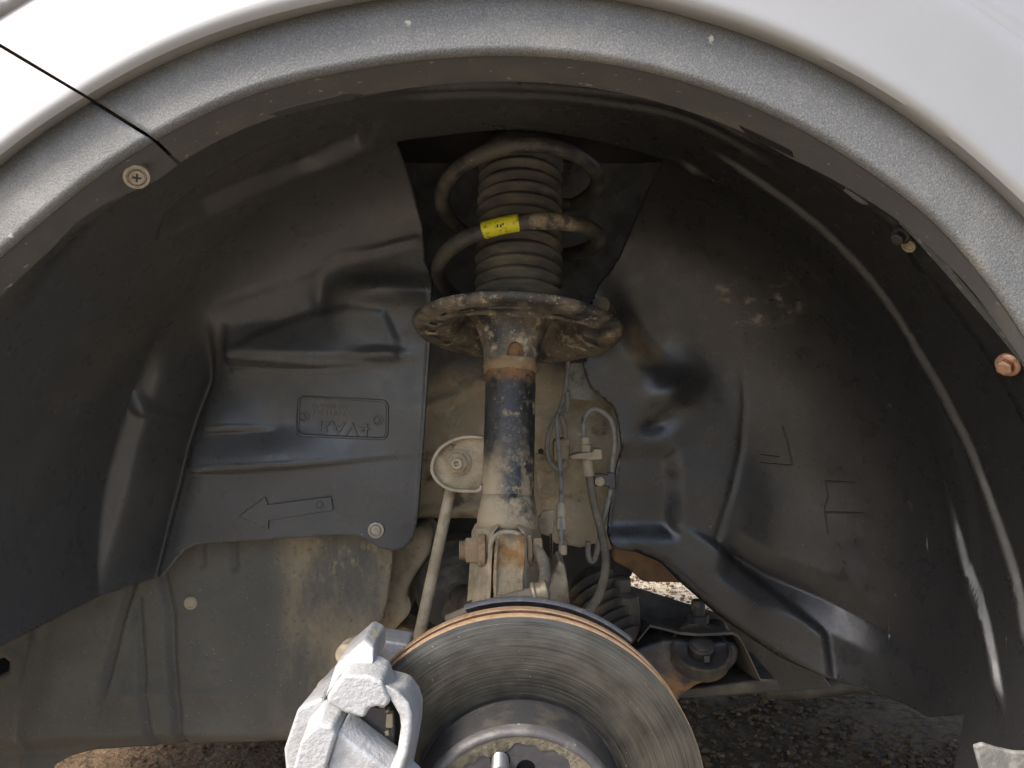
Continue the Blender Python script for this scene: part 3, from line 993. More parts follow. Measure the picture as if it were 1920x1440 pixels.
# inner wall, front half (left in the picture)
WL = lambda pts: [KX(px, py, YL) for px, py in pts]
WR = lambda pts: [KX(px, py, YR) for px, py in pts]
def base_y(x, z, yw):
    r = np.hypot(x - CX, z - CZ)
    a = np.degrees(np.arctan2(z - CZ, x - CX))
    a = np.where(a < -90, a + 360, a)
    f = f_lin(a)
    d = np.clip((r - (R_lin(a) - f)) / f, 0, 0.9995)
    w = np.sqrt(1 - d * d)
    return yw - f * (1 - w), w
rib1a = WL([(432, 668), (520, 676), (600, 682), (720, 682)])
rib1b = WL([(440, 694), (540, 697), (620, 697), (720, 684)])
rib2 = WL([(385, 803), (450, 802), (525, 803)])
rib3a = WL([(362, 878), (480, 873), (600, 866), (720, 856), (800, 850)])
rib3b = WL([(362, 882), (480, 885), (600, 874), (720, 858)])
plD = WL([(434, 662), (500, 622), (580, 592), (655, 574), (720, 582), (745, 640), (742, 672), (600, 672), (500, 668)])
fold = WL([(428, 470), (415, 560), (410, 640), (404, 720), (378, 790), (358, 850), (340, 930), (318, 1010), (296, 1100)])
bandL = WL([(322, 785), (295, 880), (275, 970), (245, 1110)])
bandR = WL([(310, 785), (288, 840), (228, 1110)])
duct = WL([(232, 690), (262, 668), (318, 782), (285, 770), (236, 732)])
def feat_left(x, z):
    y = np.zeros(np.shape(x))
    # front part (towards the bumper) stands proud, with a shaded fold
    d, t, s = dist_line(x, z, fold)
    left = np.where(x < np.interp(z, [p[1] for p in fold[::-1]], [p[0] for p in fold[::-1]]), d, -d)
    up = 1 - sstep(z, H + 0.02, H + 0.12)
    y = y + 0.040 * up * np.exp(-((left - 0.018) / 0.014) ** 2) - 0.004 * up * sstep(left, -0.003, 0.003)
    y = y - 0.022 * up * sstep(left, 0.030, 0.045)
    y = y - plateau(x, z, duct, 0.016, 0.006)
    y = y - ledge(x, z, rib1a, 0.0150, 0.0105, 0.8) - ridge(x, z, rib1a, 0.0022, 0.0020, 0, 0.5) - ridge(x, z, rib1b, 0.0024, 0.0026, 0, 0.5)
    y = y - ledge(x, z, rib2, 0.0085, 0.0055, 0.8) - ridge(x, z, rib2, 0.0022, 0.0016, 0, 0.5)
    y = y - ledge(x, z, rib3a, 0.0120, 0.0070, 0.85) - ridge(x, z, rib3a, 0.0022, 0.0018, 0, 0.5) - ridge(x, z, rib3b, 0.0022, 0.0022, 0, 0.6)
    y = y - plateau(x, z, plD, 0.0045, 0.006)
    bx, bz = KX(715, 545, YL)
    y = y - 0.018 * np.exp(-((x - bx) / 0.042) ** 2 - ((z - bz) / 0.013) ** 2)
    bx, bz = KX(600, 555, YL)
    y = y + 0.010 * np.exp(-((x - bx) / 0.012) ** 2 - ((z - bz) / 0.02) ** 2)
    bx, bz = KX(715, 665, YL)
    y = y - 0.007 * np.exp(-((x - bx) / 0.022) ** 2 - ((z - bz) / 0.006) ** 2)
    # overlap seam sweeping down from the drum
    seam = WL([(780, 450), (700, 470), (640, 478), (560, 520), (430, 570)])
    d, t, s = dist_line(x, z, seam)
    y = y - 0.0018 * np.exp(-(d / 0.004) ** 2)
    # turned hem along the opening and bottom edge
    hemL = WL([(811, 522), (810, 600), (803, 700), (795, 830), (785, 960)])
    d, t, s = dist_line(x, z, hemL)
    y = y - 0.002 * np.exp(-(d / 0.003) ** 2)
    y = y + 0.0010 * np.sin(x * 40 + z * 21) * np.sin(z * 47 - x * 13)
    return y
def yleft(x, z):
    b_, w = base_y(x, z, YL)
    return b_ + feat_left(x, z) * w
opL = [(772, 362), (797, 490), (811, 522), (810, 600), (803, 700), (795, 830), (785, 960), (778, 1000), (768, 1018), (752, 1029), (735, 1032), (712, 1027), (692, 1013), (668, 1004), (640, 1003), (520, 1010), (400, 1017), (368, 1021), (345, 1032), (322, 1060), (300, 1085), (235, 1107)]
pL = WL(opL)
pL[-1] = (CX - 0.9, 0)
del pL[-1]
def rim_pt(a):
    r = float(R_lin(a)) - 0.75 * float(f_lin(a))
    return (CX + r * math.cos(math.radians(a)), CZ + r * math.sin(math.radians(a)))
A_L0, A_L1, A_R0, A_R1 = 103.5, 182.0, -18.0, 70.0
pL[0] = rim_pt(A_L0)
pL += [rim_pt(a) for a in np.linspace(A_L1, A_L0, int((A_L1 - A_L0) / 0.4) + 1)[:-1]]
front_wall = wall(pL, yleft, 0.0026)

# inner wall, rear half (right in the picture)
step_line = WR([(1338, 1018), (1400, 1075), (1470, 1128), (1536, 1180), (1538, 1228), (1540, 1276), (1560, 1290)])
flangeR = WR([(1338, 1018), (1400, 1075), (1470, 1128), (1530, 1176), (1534, 1225), (1534, 1290), (1400, 1260), (1200, 1100), (1100, 1000), (1280, 985)])
groove = WR([(1345, 1030), (1440, 1085), (1540, 1120), (1650, 1165), (1760, 1210)])
seamR = WR([(1372, 560), (1390, 660), (1395, 760), (1390, 840), (1368, 930), (1342, 1015)])
shelf = WR([(1150, 846), (1200, 842), (1250, 848), (1262, 880), (1262, 960), (1240, 1000)])
footR = WR([(1560, 1262), (1640, 1300), (1740, 1312), (1840, 1316)])
def feat_right(x, z):
    y = np.zeros(np.shape(x))
    y = y - plateau(x, z, flangeR, 0.010, 0.004) * sstep(x, KX(1262, 0, YR)[0], KX(1400, 0, YR)[0])
    y = y + ridge(x, z, groove, 0.016, 0.015, 0.1, 0.35)
    d, t, s = dist_line(x, z, seamR)
    y = y + 0.0012 * np.exp(-(d / 0.0028) ** 2)
    sp = WR([(1150, 848), (1210, 842), (1258, 850), (1266, 900), (1262, 1000), (1130, 1000)])
    y = y + plateau(x, z, sp, 0.009, 0.012)
    for (px, py, sx, sz, h) in [(1215, 625, 0.022, 0.035, 0.010), (1255, 735, 0.026, 0.016, -0.009), (1238, 790, 0.020, 0.010, 0.006), (1170, 640, 0.02, 0.05, -0.007)]:
        bx, bz = KX(px, py, YR)
        u = (x - bx) * 0.86 + (z - bz) * 0.5
        v = -(x - bx) * 0.5 + (z - bz) * 0.86
        y = y + h * np.exp(-(u / sx) ** 2 - (v / sz) ** 2)
    y = y - ridge(x, z, footR, 0.006, 0.012, 0.2, 0.2)
    edge = WR([(1193, 1035), (1240, 1055), (1275, 1090), (1344, 1150), (1416, 1200), (1494, 1247), (1556, 1284)])
    d, t, s = dist_line(x, z, edge)
    y = y + 0.006 * np.exp(-(d / 0.004) ** 2)
    y = y + 0.0014 * np.sin(x * 36 + z * 25) * np.sin(z * 41 - x * 17)
    return y
def yright(x, z):
    b_, w = base_y(x, z, YR)
    return b_ + feat_right(x, z) * w
opR = [(1120, 535), (1100, 590), (1094, 690), (1107, 727), (1137, 753), (1150, 763), (1160, 797), (1165, 843), (1152, 900), (1139, 1000), (1146, 1027), (1193, 1035), (1240, 1055), (1275, 1090), (1344, 1150), (1416, 1200)]
pR = [rim_pt(A_R1)] + WR(opR) + [rim_pt(a) for a in np.linspace(A_R0, A_R1, int((A_R1 - A_R0) / 0.4) + 1)[:-1]]
rear_wall = wall(pR, yright, 0.0036)

# drum of the liner with the rounded corner that runs into the two walls
def drum_piece(a0, a1, step, wall_side):
    degs = np.linspace(a0, a1, int((a1 - a0) / step) + 1)
    n1, n2 = 120, 34
    vs_, fs = [], []
    for a in degs:
        R_, f_ = float(R_lin(a)), float(f_lin(a))
        ye = float(Yw(a)) - f_
        if not wall_side:
            e0, e1 = YR - float(f_lin(A_R1)), YL - float(f_lin(A_L0))
            ye = 0.694 + (e0 - 0.694) * float(1 - sstep(a, A_R1, A_R1 + 7)) + (e1 - 0.694) * float(sstep(a, A_L0 - 6, A_L0))
        ys_ = 0.452 + (ye - 0.452) * np.linspace(0, 1, n1)
        def cs(y):
            """cosine and sine per row; the lower edge of the rear half is cut to a curved outline"""
            if a1 > A_R1 + 0.1:
                ar = np.full(len(y), math.radians(a))
            else:
                am = np.interp(y, [0.60, 0.625, 0.637, 0.66, 0.682, 0.70, 0.744, 0.768], [-25, -24, -12.2, -14.1, -15.8, -15.9, -16.8, A_R0])
                ar = np.radians(A_R1 + (a - A_R1) * (A_R1 - am) / (A_R1 - A_R0))
            return np.cos(ar), np.sin(ar), ar
        c, sn, ar = cs(ys_)
        fade = 1 - sstep(ys_, ye - 0.02, ye)
        r = R_ + drum_off(ar * 0.41, ys_) * fade
        r = r - (R_ - max(float(r_low(np.clip(a, -14, 176))) + 0.0035, 0.399 if a < 52 else 0)) * (1 - sstep(ys_, 0.460, 0.51))
        x = CX + r * c
        ys_ = ys_ + body_dy(x) * np.maximum(0, 1 - (ys_ - 0.452) / 0.2) * 0.55
        pts = list(zip(x, ys_, CZ + r * sn))
        if wall_side:
            d = np.linspace(math.pi / 2, math.asin(0.25), n2 + 1)[1:]
            dd = np.sin(d)                      # 1 on the drum, 0.25 on the wall
            rr = R_ - f_ + f_ * dd
            w = np.sqrt(np.maximum(0, 1 - dd * dd))
            yy = float(Yw(a)) - f_ * (1 - w)
            c, sn, ar = cs(yy)
            if len(yy) and abs(w[-1] - math.sqrt(1 - 0.0625)) < 1e-6:
                c[-1], sn[-1] = math.cos(math.radians(a)), math.sin(math.radians(a))
            xx, zz = CX + rr * c, CZ + rr * sn
            ft = feat_left(xx, zz) if a > 90 else feat_right(xx, zz)
            pts += list(zip(xx, yy + ft * w, zz))
        vs_ += [tuple(float(t) for t in p) for p in pts]
    m = n1 + (n2 if wall_side else 0)
    for i in range(len(degs) - 1):
        for j in range(m - 1):
            fs.append((i * m + j, i * m + j + 1, (i + 1) * m + j + 1, (i + 1) * m + j))
    return MB().add(vs_, fs)
skin = MB()
for piece in (front_wall, rear_wall, drum_piece(A_L0, A_L1, 0.4, True), drum_piece(A_R1, A_L0, 0.4, False), drum_piece(A_R0, A_R1, 0.4, True)):
    skin.add(piece.v, piece.f)
bm = bmesh.new()
tmp = bpy.data.meshes.new('tmp')
tmp.from_pydata(skin.v, [], skin.f)
bm.from_mesh(tmp)
bmesh.ops.remove_doubles(bm, verts=bm.verts, dist=0.0006)
bm.to_mesh(tmp)
bm.free()
skin = MB().add([tuple(v.co) for v in tmp.vertices], [tuple(p.vertices) for p in tmp.polygons])
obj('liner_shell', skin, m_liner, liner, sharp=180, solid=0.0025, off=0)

# ---- relief on the front wall: nameplate frame, lettering, arrow
def on_left(px, py, lift=0.0):
    x, z = KX(px, py, YL)
    y = float(yleft(np.array([x]), np.array([z]))[0]) - 0.00125
    return Vector((x, y - lift, z))
frame_px = rounded([(561, 744), (727, 752), (726, 823), (559, 815)], 14)
plate = MB()
plate.tube([on_left(px, py, 0.0002) for px, py in frame_px], 0.0017, 8, closed=True)
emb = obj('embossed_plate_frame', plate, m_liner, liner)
def text_mesh(txt, size):
    cu = bpy.data.curves.new('letters', 'FONT')
    cu.body = txt
    cu.size = size
    cu.extrude = 0.0014
    cu.bevel_depth = 0.0002
    cu.align_x = 'CENTER'
    cu.align_y = 'CENTER'
    t = bpy.data.objects.new('letters', cu)
    COL.objects.link(t)
    bpy.context.view_layer.update()
    me = bpy.data.meshes.new_from_object(t.evaluated_get(bpy.context.evaluated_depsgraph_get()))
    vs_ = [tuple(v.co) for v in me.vertices]
    fs = [tuple(p.vertices) for p in me.polygons]
    bpy.data.objects.remove(t)
    return vs_, fs
def relief_text(txt, size, px, py, sx, rot, name):
    vs_, fs = text_mesh(txt, size)
    c = on_left(px, py, 0.0005)
    cr, sr = math.cos(rot), math.sin(rot)
    mb = MB()
    out = []
    for x, y, z in vs_:
        x, y = x * sx, -y           # the moulded letters are mirrored top to bottom
        out.append((c.x + x * cr - y * sr, c.y - z, c.z + x * sr + y * cr))
    mb.add(out, fs)
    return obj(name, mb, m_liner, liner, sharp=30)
relief_text('RAV4', 0.0185, 645, 802, 1.22, math.radians(-3.5), 'embossed_lettering')
# two lines of moulded small print, too worn to read
mp = MB()
for row, (y0, x0, x1) in enumerate([(760, 586, 654), (772, 588, 651)]):
    x = x0
    while x < x1:
        w = random.choice((2.0, 3.0, 3.6))
        h = random.choice((7, 8, 8))
        c = on_left(x + w / 2, y0 + (x - 586) * 0.05, 0.0003)
        s = 0.77 / F
        mb_rot = Matrix.Rotation(random.uniform(-0.3, 0.3), 3, 'Y')
        mp.box(c, (w * s * 0.6, 0.001, h * s), mb_rot)
        x += w + random.choice((1.6, 1.6, 4.5))
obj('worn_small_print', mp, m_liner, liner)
for px, py in ((570, 781), (709, 788)):
    b = MB()
    c = on_left(px, py)
    b.lathe(c, (0, -1, 0), [(0.0058, -0.001), (0.0055, 0.0012), (0.0042, 0.0014), (0.0036, 0.0004), (0.0024, 0.0004), (0.0020, 0.0018), (0.0005, 0.002)], 20)
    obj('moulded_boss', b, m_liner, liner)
arrow_px = [(450, 967), (499, 930), (504, 945), (622, 930), (626, 956), (506, 975), (506, 991)]
ar = MB()
ar.prism([on_left(px, py, 0.0026) for px, py in arrow_px], [on_left(px, py, -0.002) for px, py in arrow_px])
ao = obj('embossed_arrow', ar, m_liner, liner, bevel=0.0009)
b = MB()
b.lathe(on_left(600, 946, 0.0024), (0, -1, 0), [(0.0046, 0), (0.0040, 0.0012), (0.0030, 0.0012), (0.0022, 0.0003), (0.0004, 0.0003)], 20)
obj('arrow_dot', b, m_liner, ao)
# moulded corner marks on the rear wall (an L shape and a stepped mark)
def on_right(px, py, lift=0.0):
    Y = 0.78
    for _ in range(25):
        x, z = KX(px, py, Y)
        Y = float(yright(np.array([x]), np.array([z]))[0])
    return Vector((x, Y - 0.00125 - lift, z))
lm = MB()
for seg in ([(1466, 798), (1476, 830), (1485, 873)], [(1485, 873), (1450, 870), (1424, 868)], [(1462, 857), (1425, 853)]):
    lm.tube([on_right(px, py, 0.0002) for px, py in seg], 0.0010, 6)
obj('moulded_letter_mark', lm, m_liner, liner)
lm = MB()
for seg in ([(1546, 900), (1552, 930), (1545, 955), (1552, 1000)], [(1546, 960), (1620, 962)], [(1546, 902), (1600, 905)]):
    lm.tube([on_right(px, py, 0.0002) for px, py in seg], 0.0010, 6)
obj('moulded_step_mark', lm, m_liner, liner)

# ---- fasteners in the liner and flare
def clip_screw(name, loc, axis, r, mat, label, recess=True, group=None):
    t = thing(name, label, 'fastener', loc, group)
    b = MB()
    b.lathe(loc, axis, [(r, -0.002), (r, 0.0012), (r * 0.93, 0.0024), (r * 0.72, 0.0026), (r * 0.66, 0.0014), (r * 0.58, 0.0014), (r * 0.52, 0.0030), (r * 0.2, 0.0034), (0.00001, 0.0034)], 28)
    obj('head', b, mat, t)
    if recess:
        ax = Vector(axis).normalized()
        rot = ax.to_track_quat('Z', 'Y').to_matrix()
        c = MB()
        c.box(Vector(loc) + ax * 0.0035, (r * 0.62, r * 0.13, 0.0006), rot)
        c.box(Vector(loc) + ax * 0.0036, (r * 0.13, r * 0.62, 0.0006), rot)
        obj('cross_recess', c, m_dark, t)
    return t
p = K(253, 322, 0.449)
nrm = Vector((CX - p.x, -0.16, CZ - p.z)).normalized()
nrm = (nrm + Vector((0.1, -0.55, 0))).normalized()
clip_screw('push_pin', p + nrm * 0.0065, nrm, 0.0078, m_screw, 'round push pin screw in the bumper flare flange, left of the gap end')
clip_screw('liner_bolt', on_left(706, 993), (0, -1, 0), 0.0088, m_screw, 'round pale clip in the lower corner tab of the liner, below the arrow', recess=False)

def hex_screw(name, loc, axis, r, mat, label):
    t = thing(name, label, 'fastener', loc)
    b = MB()
    b.lathe(loc, axis, [(r * 1.5, -0.002), (r * 1.5, 0.0008), (r * 1.3, 0.0018), (r * 0.9, 0.002)], 24)
    obj('washer', b, mat, t)
    b = MB()
    b.hexa(loc, axis, r, 0.0015, 0.0065)
    b.lathe(loc, axis, [(r * 0.55, 0.0066), (r * 0.5, 0.0056), (0.00001, 0.0056)], 16)
    obj('hex_head', b, mat, t)
    return t
def drum_point(px, py, inset=0.002):
    a, y = cyl_hit(px, py)
    r = float(R_lin(a)) - inset
    c, s = math.cos(math.radians(a)), math.sin(math.radians(a))
    return Vector((CX + r * c, y, CZ + r * s)), Vector((-c, 0, -s))
def flange_point(px, py, Y):
    p = K(px, py, Y)
    return p, Vector((CX - p.x, 0, CZ - p.z)).normalized()
p, ax = flange_point(1690, 441, 0.485)
hex_screw('liner_screw', p, (ax + Vector((-0.2, -0.5, 0))).normalized(), 0.0042, m_dark, 'dark hex screw in the liner rim beside a small tan hole')
hp = MB()
hp.lathe(K(1704, 461, 0.486), (ax + Vector((-0.2, -0.5, 0))).normalized(), [(0.0045, -0.001), (0.0045, 0.0008), (0.0034, 0.0008), (0.0030, 0.0), (0.0001, 0.0)], 18)
tag(obj('grommet', hp, m_clip), 'small tan hole grommet right below the dark hex screw', 'grommet')
p, ax = flange_point(1890, 684, 0.4835)
hex_screw('copper_screw', p, (ax + Vector((-0.2, -0.6, 0))).normalized(), 0.0052, m_copper, 'copper coloured hex screw at the right edge of the liner')
# liner's outer margin (a flat band by the flare on the right, where the screws sit)
mar = MB()
vs_, fs = [], []
m_a = np.linspace(-16, 52, 120)
for a in m_a:
    wv = float(np.interp(a, [-14, 44, 52], [1, 1, 0.0]))
    for (r, y) in ((0.3950, 0.434), (0.3925, 0.448), (0.3925, 0.495), (0.396, 0.512), (0.404, 0.520)):
        vs_.append((CX + (r + (1 - wv) * 0.012) * math.cos(math.radians(a)), y, CZ + (r + (1 - wv) * 0.012) * math.sin(math.radians(a))))
for i in range(len(m_a) - 1):
    for j in range(4):
        fs.append((i * 5 + j, i * 5 + j + 1, (i + 1) * 5 + j + 1, (i + 1) * 5 + j))
mar.add(vs_, fs)
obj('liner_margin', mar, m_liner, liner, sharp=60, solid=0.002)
# rubber seal strip on the right between flare and liner
seal_px = [(1585, 352), (1618, 376), (1640, 378), (1668, 392), (1720, 440), (1780, 505), (1840, 575), (1900, 645), (1960, 720)]
sp = smooth_path([K(px, py, 0.462) for px, py in seal_px], 8)
b = MB().tube(sp, 0.0022, 8)
b.tube([q + Vector((-0.003, 0.004, 0.004)) for q in sp], 0.0016, 8)
tag(obj('seal_strip', b, m_rubber), 'worn rubber seal strip running along the right edge of the flare flange', 'seal')

# mud flap end at the lower right corner
mf = MB()
mf.prism([K(px, py, 0.556) for px, py in [(1829, 1401), (1846, 1395), (1870, 1403), (1905, 1411), (1990, 1413), (2010, 1520), (1862, 1520), (1840, 1442)]], 0.561)
tag(obj('mud_flap', mf, m_sill, bevel=0.0015), 'scuffed pale grey mud flap corner at the lower right edge', 'mud flap')

# ================================================================== BODY APRON BEHIND THE STRUT
YA = 0.885
ap = [KX(px, py, YA) for px, py in [(700, 180), (1290, 180), (1290, 760), (1200, 800), (1178, 900), (1165, 1000), (1140, 1024), (1110, 1012), (1085, 1020), (1040, 1012), (1015, 985), (890, 972), (790, 972), (740, 965), (700, 900)]]
def yap(x, z):
    y = np.full(np.shape(x), YA)
    y = y + 0.0025 * np.sin(x * 55 + z * 20) * np.sin(z * 60) + 0.002 * np.sin(x * 130 + 2) * np.sin(z * 110 + x * 40)
    ln = [KX(px, py, YA) for px, py in [(780, 770), (850, 745), (900, 715), (960, 690)]]
    y = y - ridge(x, z, ln, 0.006, 0.007, 0, 0)
    ln = [KX(px, py, YA) for px, py in [(790, 960), (850, 955), (900, 950)]]
    y = y - ridge(x, z, ln, 0.006, 0.008, 0, 0)
    # side frame rail bulging out on the right
    px0 = (1075 - 960) / F * YA
    y = y - 0.02 * sstep(x, px0 - 0.05, px0 - 0.03) * (1 - sstep(z, H - 0.06, H - 0.02))
    return y
apron = thing('body_apron', 'mud caked body panel behind the suspension strut', 'car panel', (0, YA, 0.6))
obj('apron_sheet', wall(ap, yap, 0.005), m_apron, apron, sharp=180, solid=0.003, off=1)
bp = MB()
bp.prism([K(px, py, 0.845) for px, py in [(1003, 851), (1022, 851), (1024, 862), (1040, 864), (1042, 930), (1012, 933), (1006, 900)]], 0.852)
obj('riveted_plate', bp, m_mud, apron, bevel=0.0012)
b = MB().lathe(K(1023, 919, 0.845), (0, -1, 0), [(0.0055, -0.002), (0.0052, 0.0015), (0.003, 0.0028), (0.0001, 0.003)], 20)
obj('rivet', b, m_mud, apron)
b = MB().lathe(K(1014, 846, 0.862), (0, -1, 0), [(0.0032, -0.001), (0.0030, 0.0008), (0.0001, 0.0009)], 18)
obj('hole_plug', b, m_dark, apron)
# grey seam-sealed flap on the right
b = MB()
b.prism([K(px, py, 0.83) for px, py in [(1070, 680), (1092, 680), (1098, 706), (1112, 735), (1128, 748), (1112, 752), (1068, 748), (1063, 720)]], 0.836)
obj('seam_flap', b, m_pipe, apron, bevel=0.001)
# dark strut tower roof and cheeks
tw = MB()
tw.prism([Vector((-0.16, 0.70, H + 0.262)), Vector((0.20, 0.70, H + 0.262)), Vector((0.20, 0.70, H + 0.275)), Vector((-0.16, 0.70, H + 0.275))], 0.89)
tag(obj('strut_tower', tw, m_dark), 'black strut tower roof above the coil spring', 'car panel')

# engine bay floor and inner structure (closes the car from below and behind)
eb = MB()
eb.prism([Vector((-0.9, 0.96, H - 0.12)), Vector((1.1, 0.96, H - 0.12)), Vector((1.1, 0.96, H + 0.33)), Vector((-0.9, 0.96, H + 0.33))], 2.15)
tag(obj('engine_bay', eb, m_dark, bevel=0.02), 'dark engine bay bulk behind the wheel housing', 'car body')

ut = MB()
ut.prism([Vector((-0.92, 0.87, 0.335)), Vector((-0.20, 0.87, 0.335)), Vector((-0.20, 0.87, 0.345)), Vector((-0.92, 0.87, 0.345))], 2.1)
tag(obj('undertray', ut, m_dark), 'flat black engine undertray behind the splash shield', 'undertray')
cm = MB()
cm.prism([K(px, py, 1.00) for px, py in [(560, 940), (1230, 940), (1215, 1050), (1180, 1085), (1180, 1140), (1230, 1180), (1240, 1300), (560, 1330)]], 1.10)
tag(obj('crossmember', cm, m_dark, bevel=0.01), 'black crossmember in the dark behind the axle boot', 'crossmember')

# ================================================================== SPLASH SHIELD
YS = 0.815
sp_px = [(-140, 1150), (0, 1120), (230, 1085), (300, 1060), (345, 1010), (400, 985), (700, 985), (736, 1005), (736, 1045), (731, 1090), (724, 1135), (714, 1172), (696, 1200), (670, 1240), (655, 1300), (650, 1388), (530, 1398), (350, 1408), (290, 1414), (275, 1416), (262, 1413), (165, 1418), (120, 1428), (92, 1444), (60, 1500), (-140, 1540)]
sp_xz = [KX(px, py, YS) for px, py in sp_px]
S_ = lambda pts: [KX(px, py, YS) for px, py in pts]
holeA = S_([(-60, 1245), (0, 1230), (28, 1222), (36, 1232), (34, 1248), (0, 1262), (-60, 1280)])
holeB = S_([(-60, 1180), (0, 1166), (40, 1152), (48, 1160), (46, 1180), (0, 1200), (-60, 1215)])
def ysh(x, z):
    y = np.full(np.shape(x), YS)
    gd = lambda pts, w, h, a=0, b=0: ridge(x, z, S_(pts), w, h, a, b)
    y = y + gd([(254, 1090), (262, 1200), (268, 1300), (282, 1420)], 0.0035, 0.008)
    y = y + gd([(305, 1080), (318, 1150), (324, 1260), (332, 1340), (333, 1420)], 0.0045, 0.010)
    y = y - gd([(258, 1095), (240, 1170), (215, 1270), (200, 1340), (182, 1395)], 0.003, 0.008, 0, 0.3)
    y = y + gd([(246, 1095), (228, 1170), (203, 1270), (186, 1340)], 0.005, 0.008, 0, 0.3)
    y = y - gd([(92, 1130), (75, 1230), (55, 1340), (38, 1460)], 0.004, 0.008)
    y = y + gd([(378, 1020), (378, 1072)], 0.0025, 0.006, 0, 0.2) + gd([(437, 1015), (440, 1075)], 0.0035, 0.008, 0, 0.2)
    y = y - gd([(205, 1302), (300, 1300), (420, 1302), (560, 1300)], 0.007, 0.003, 0, 0.5)
    # the part in front of the crease turns away towards the bumper
    cx_ = np.interp(z, [p[1] for p in S_([(38, 1460), (92, 1130)])], [p[0] for p in S_([(38, 1460), (92, 1130)])])
    y = y - 0.25 * np.maximum(cx_ - x, 0)
    fx = KX(250, 1200, YS)[0]
    y = y - 0.10 * np.clip(fx - x, 0, 0.1)
    # rim of the round hole
    y = y - 0.004 * np.exp(-((dist_line(x, z, holeA + [holeA[0]])[0] - 0.006) / 0.004) ** 2)
    y = y - 0.004 * np.exp(-((dist_line(x, z, holeB + [holeB[0]])[0] - 0.005) / 0.004) ** 2)
    # lower edge rolls under
    zb = KX(400, 1405, YS)[1]
    y = y + 0.02 * sstep(zb + 0.02 - z, 0, 0.03)
    y = y + 0.0012 * np.sin(x * 50 + z * 31) * np.sin(z * 57)
    return y
shield = thing('splash_shield', 'dusty grey brown plastic splash shield below the front of the liner', 'splash shield', (-0.3, YS, 0.3))
obj('shield_sheet', wall(sp_xz, ysh, 0.004, holes=[holeA, holeB]), m_shield, shield, sharp=180, solid=0.003, off=1)
b = MB()
q = Vector((KX(358, 1130, YS)[0], YS - 0.0012, KX(358, 1130, YS)[1]))
b.lathe(q, (0, -1, 0), [(0.0075, -0.001), (0.0070, 0.0008), (0.0052, 0.0014), (0.0045, 0.0006), (0.0001, 0.0004)], 18)
obj('mud_ring', b, m_mudpale, shield)
# bright bracket bars seen through the left slot
b = MB()
b.prism([K(px, py, 0.822) for px, py in [(-80, 1175), (60, 1140), (60, 1190), (-80, 1225)]], 0.83)
obj('slot_bar', b, m_pipe, shield, bevel=0.002)

# ================================================================== STRUT
strut = thing('suspension_strut', 'rust stained black strut with coil spring and rubber bellows in the middle', 'strut', K(948, 1140, 0.665))
T0 = K(959, 640, 0.725); T1 = K(948, 1140, 0.668)     # tube axis from top to bottom
tax = (T0 - T1).normalized()
S0 = K(970, 622, 0.729); S1 = K(977, 262, 0.778)      # spring axis
sax = (S1 - S0).normalized()
def at_tube(py):
    # point of the tube axis seen at image height py
    lo, hi = -0.2, 1.4
    for _ in range(40):
        t = (lo + hi) / 2
        p = T0.lerp(T1, t)
        v = 720 - (p.z - H) * F / p.y
        if v < py:
            lo = t
        else:
            hi = t
    return T0.lerp(T1, (lo + hi) / 2)
top = at_tube(655); low = at_tube(1000)
Lt = (top - low).length
b = MB()
pr = []
for k in range(25):
    t = k / 24
    pr.append((0.0240 + 0.0002 * math.sin(k * 2.1), Lt * t))
b.lathe(low, tax, pr, 48)
obj('strut_tube', b, m_tube, strut)
# weld collar under the seat
cpt = at_tube(692)
b = MB()
pr = []
n = 48
cv, cf = [], []
b.lathe(cpt, tax, [(0.0238, -0.0045), (0.0252, -0.0035), (0.0263, -0.001), (0.0266, 0.003), (0.0258, 0.006), (0.0238, 0.0065)], 48, cap=False)
for i, v in enumerate(b.v):
    nn = 0.0011 * math.sin(i * 12.9898) * math.sin(i * 0.37)
    b.v[i] = (v[0] + nn, v[1] - abs(nn), v[2] + nn * 0.6)
obj('weld_collar', b, m_nut, strut, sharp=60)
# flared neck of the spring seat, with its drain hole
b = MB()
outer = [(0.0262, 0.0), (0.0266, 0.008), (0.0276, 0.016), (0.0305, 0.026), (0.0335, 0.035), (0.0375, 0.043), (0.046, 0.054), (0.052, 0.058)]
inner = [(r - 0.0032, h + 0.0006) for r, h in outer][::-1]
b.lathe(cpt + tax * 0.003, tax, outer + inner, 64, close=True)
neck = obj('seat_neck', b, m_seat, strut)
d = MB()
hc = cpt + tax * 0.009
arch_p = [(-0.0076, -0.008), (0.0076, -0.008), (0.0082, 0.006), (0.0066, 0.012), (0.0035, 0.0155), (0, 0.0165), (-0.0035, 0.0155), (-0.0066, 0.012), (-0.0078, 0.006)]
d.prism([Vector((hc.x + 0.004 + x, hc.y - 0.06, hc.z + z)) for x, z in arch_p], hc.y - 0.005)
cut(neck, d)
b = MB().lathe(cpt - tax * 0.004, tax, [(0.0205, 0), (0.0212, 0.02), (0.0205, 0.035)], 32)
obj('inner_tube', b, m_rust, strut)

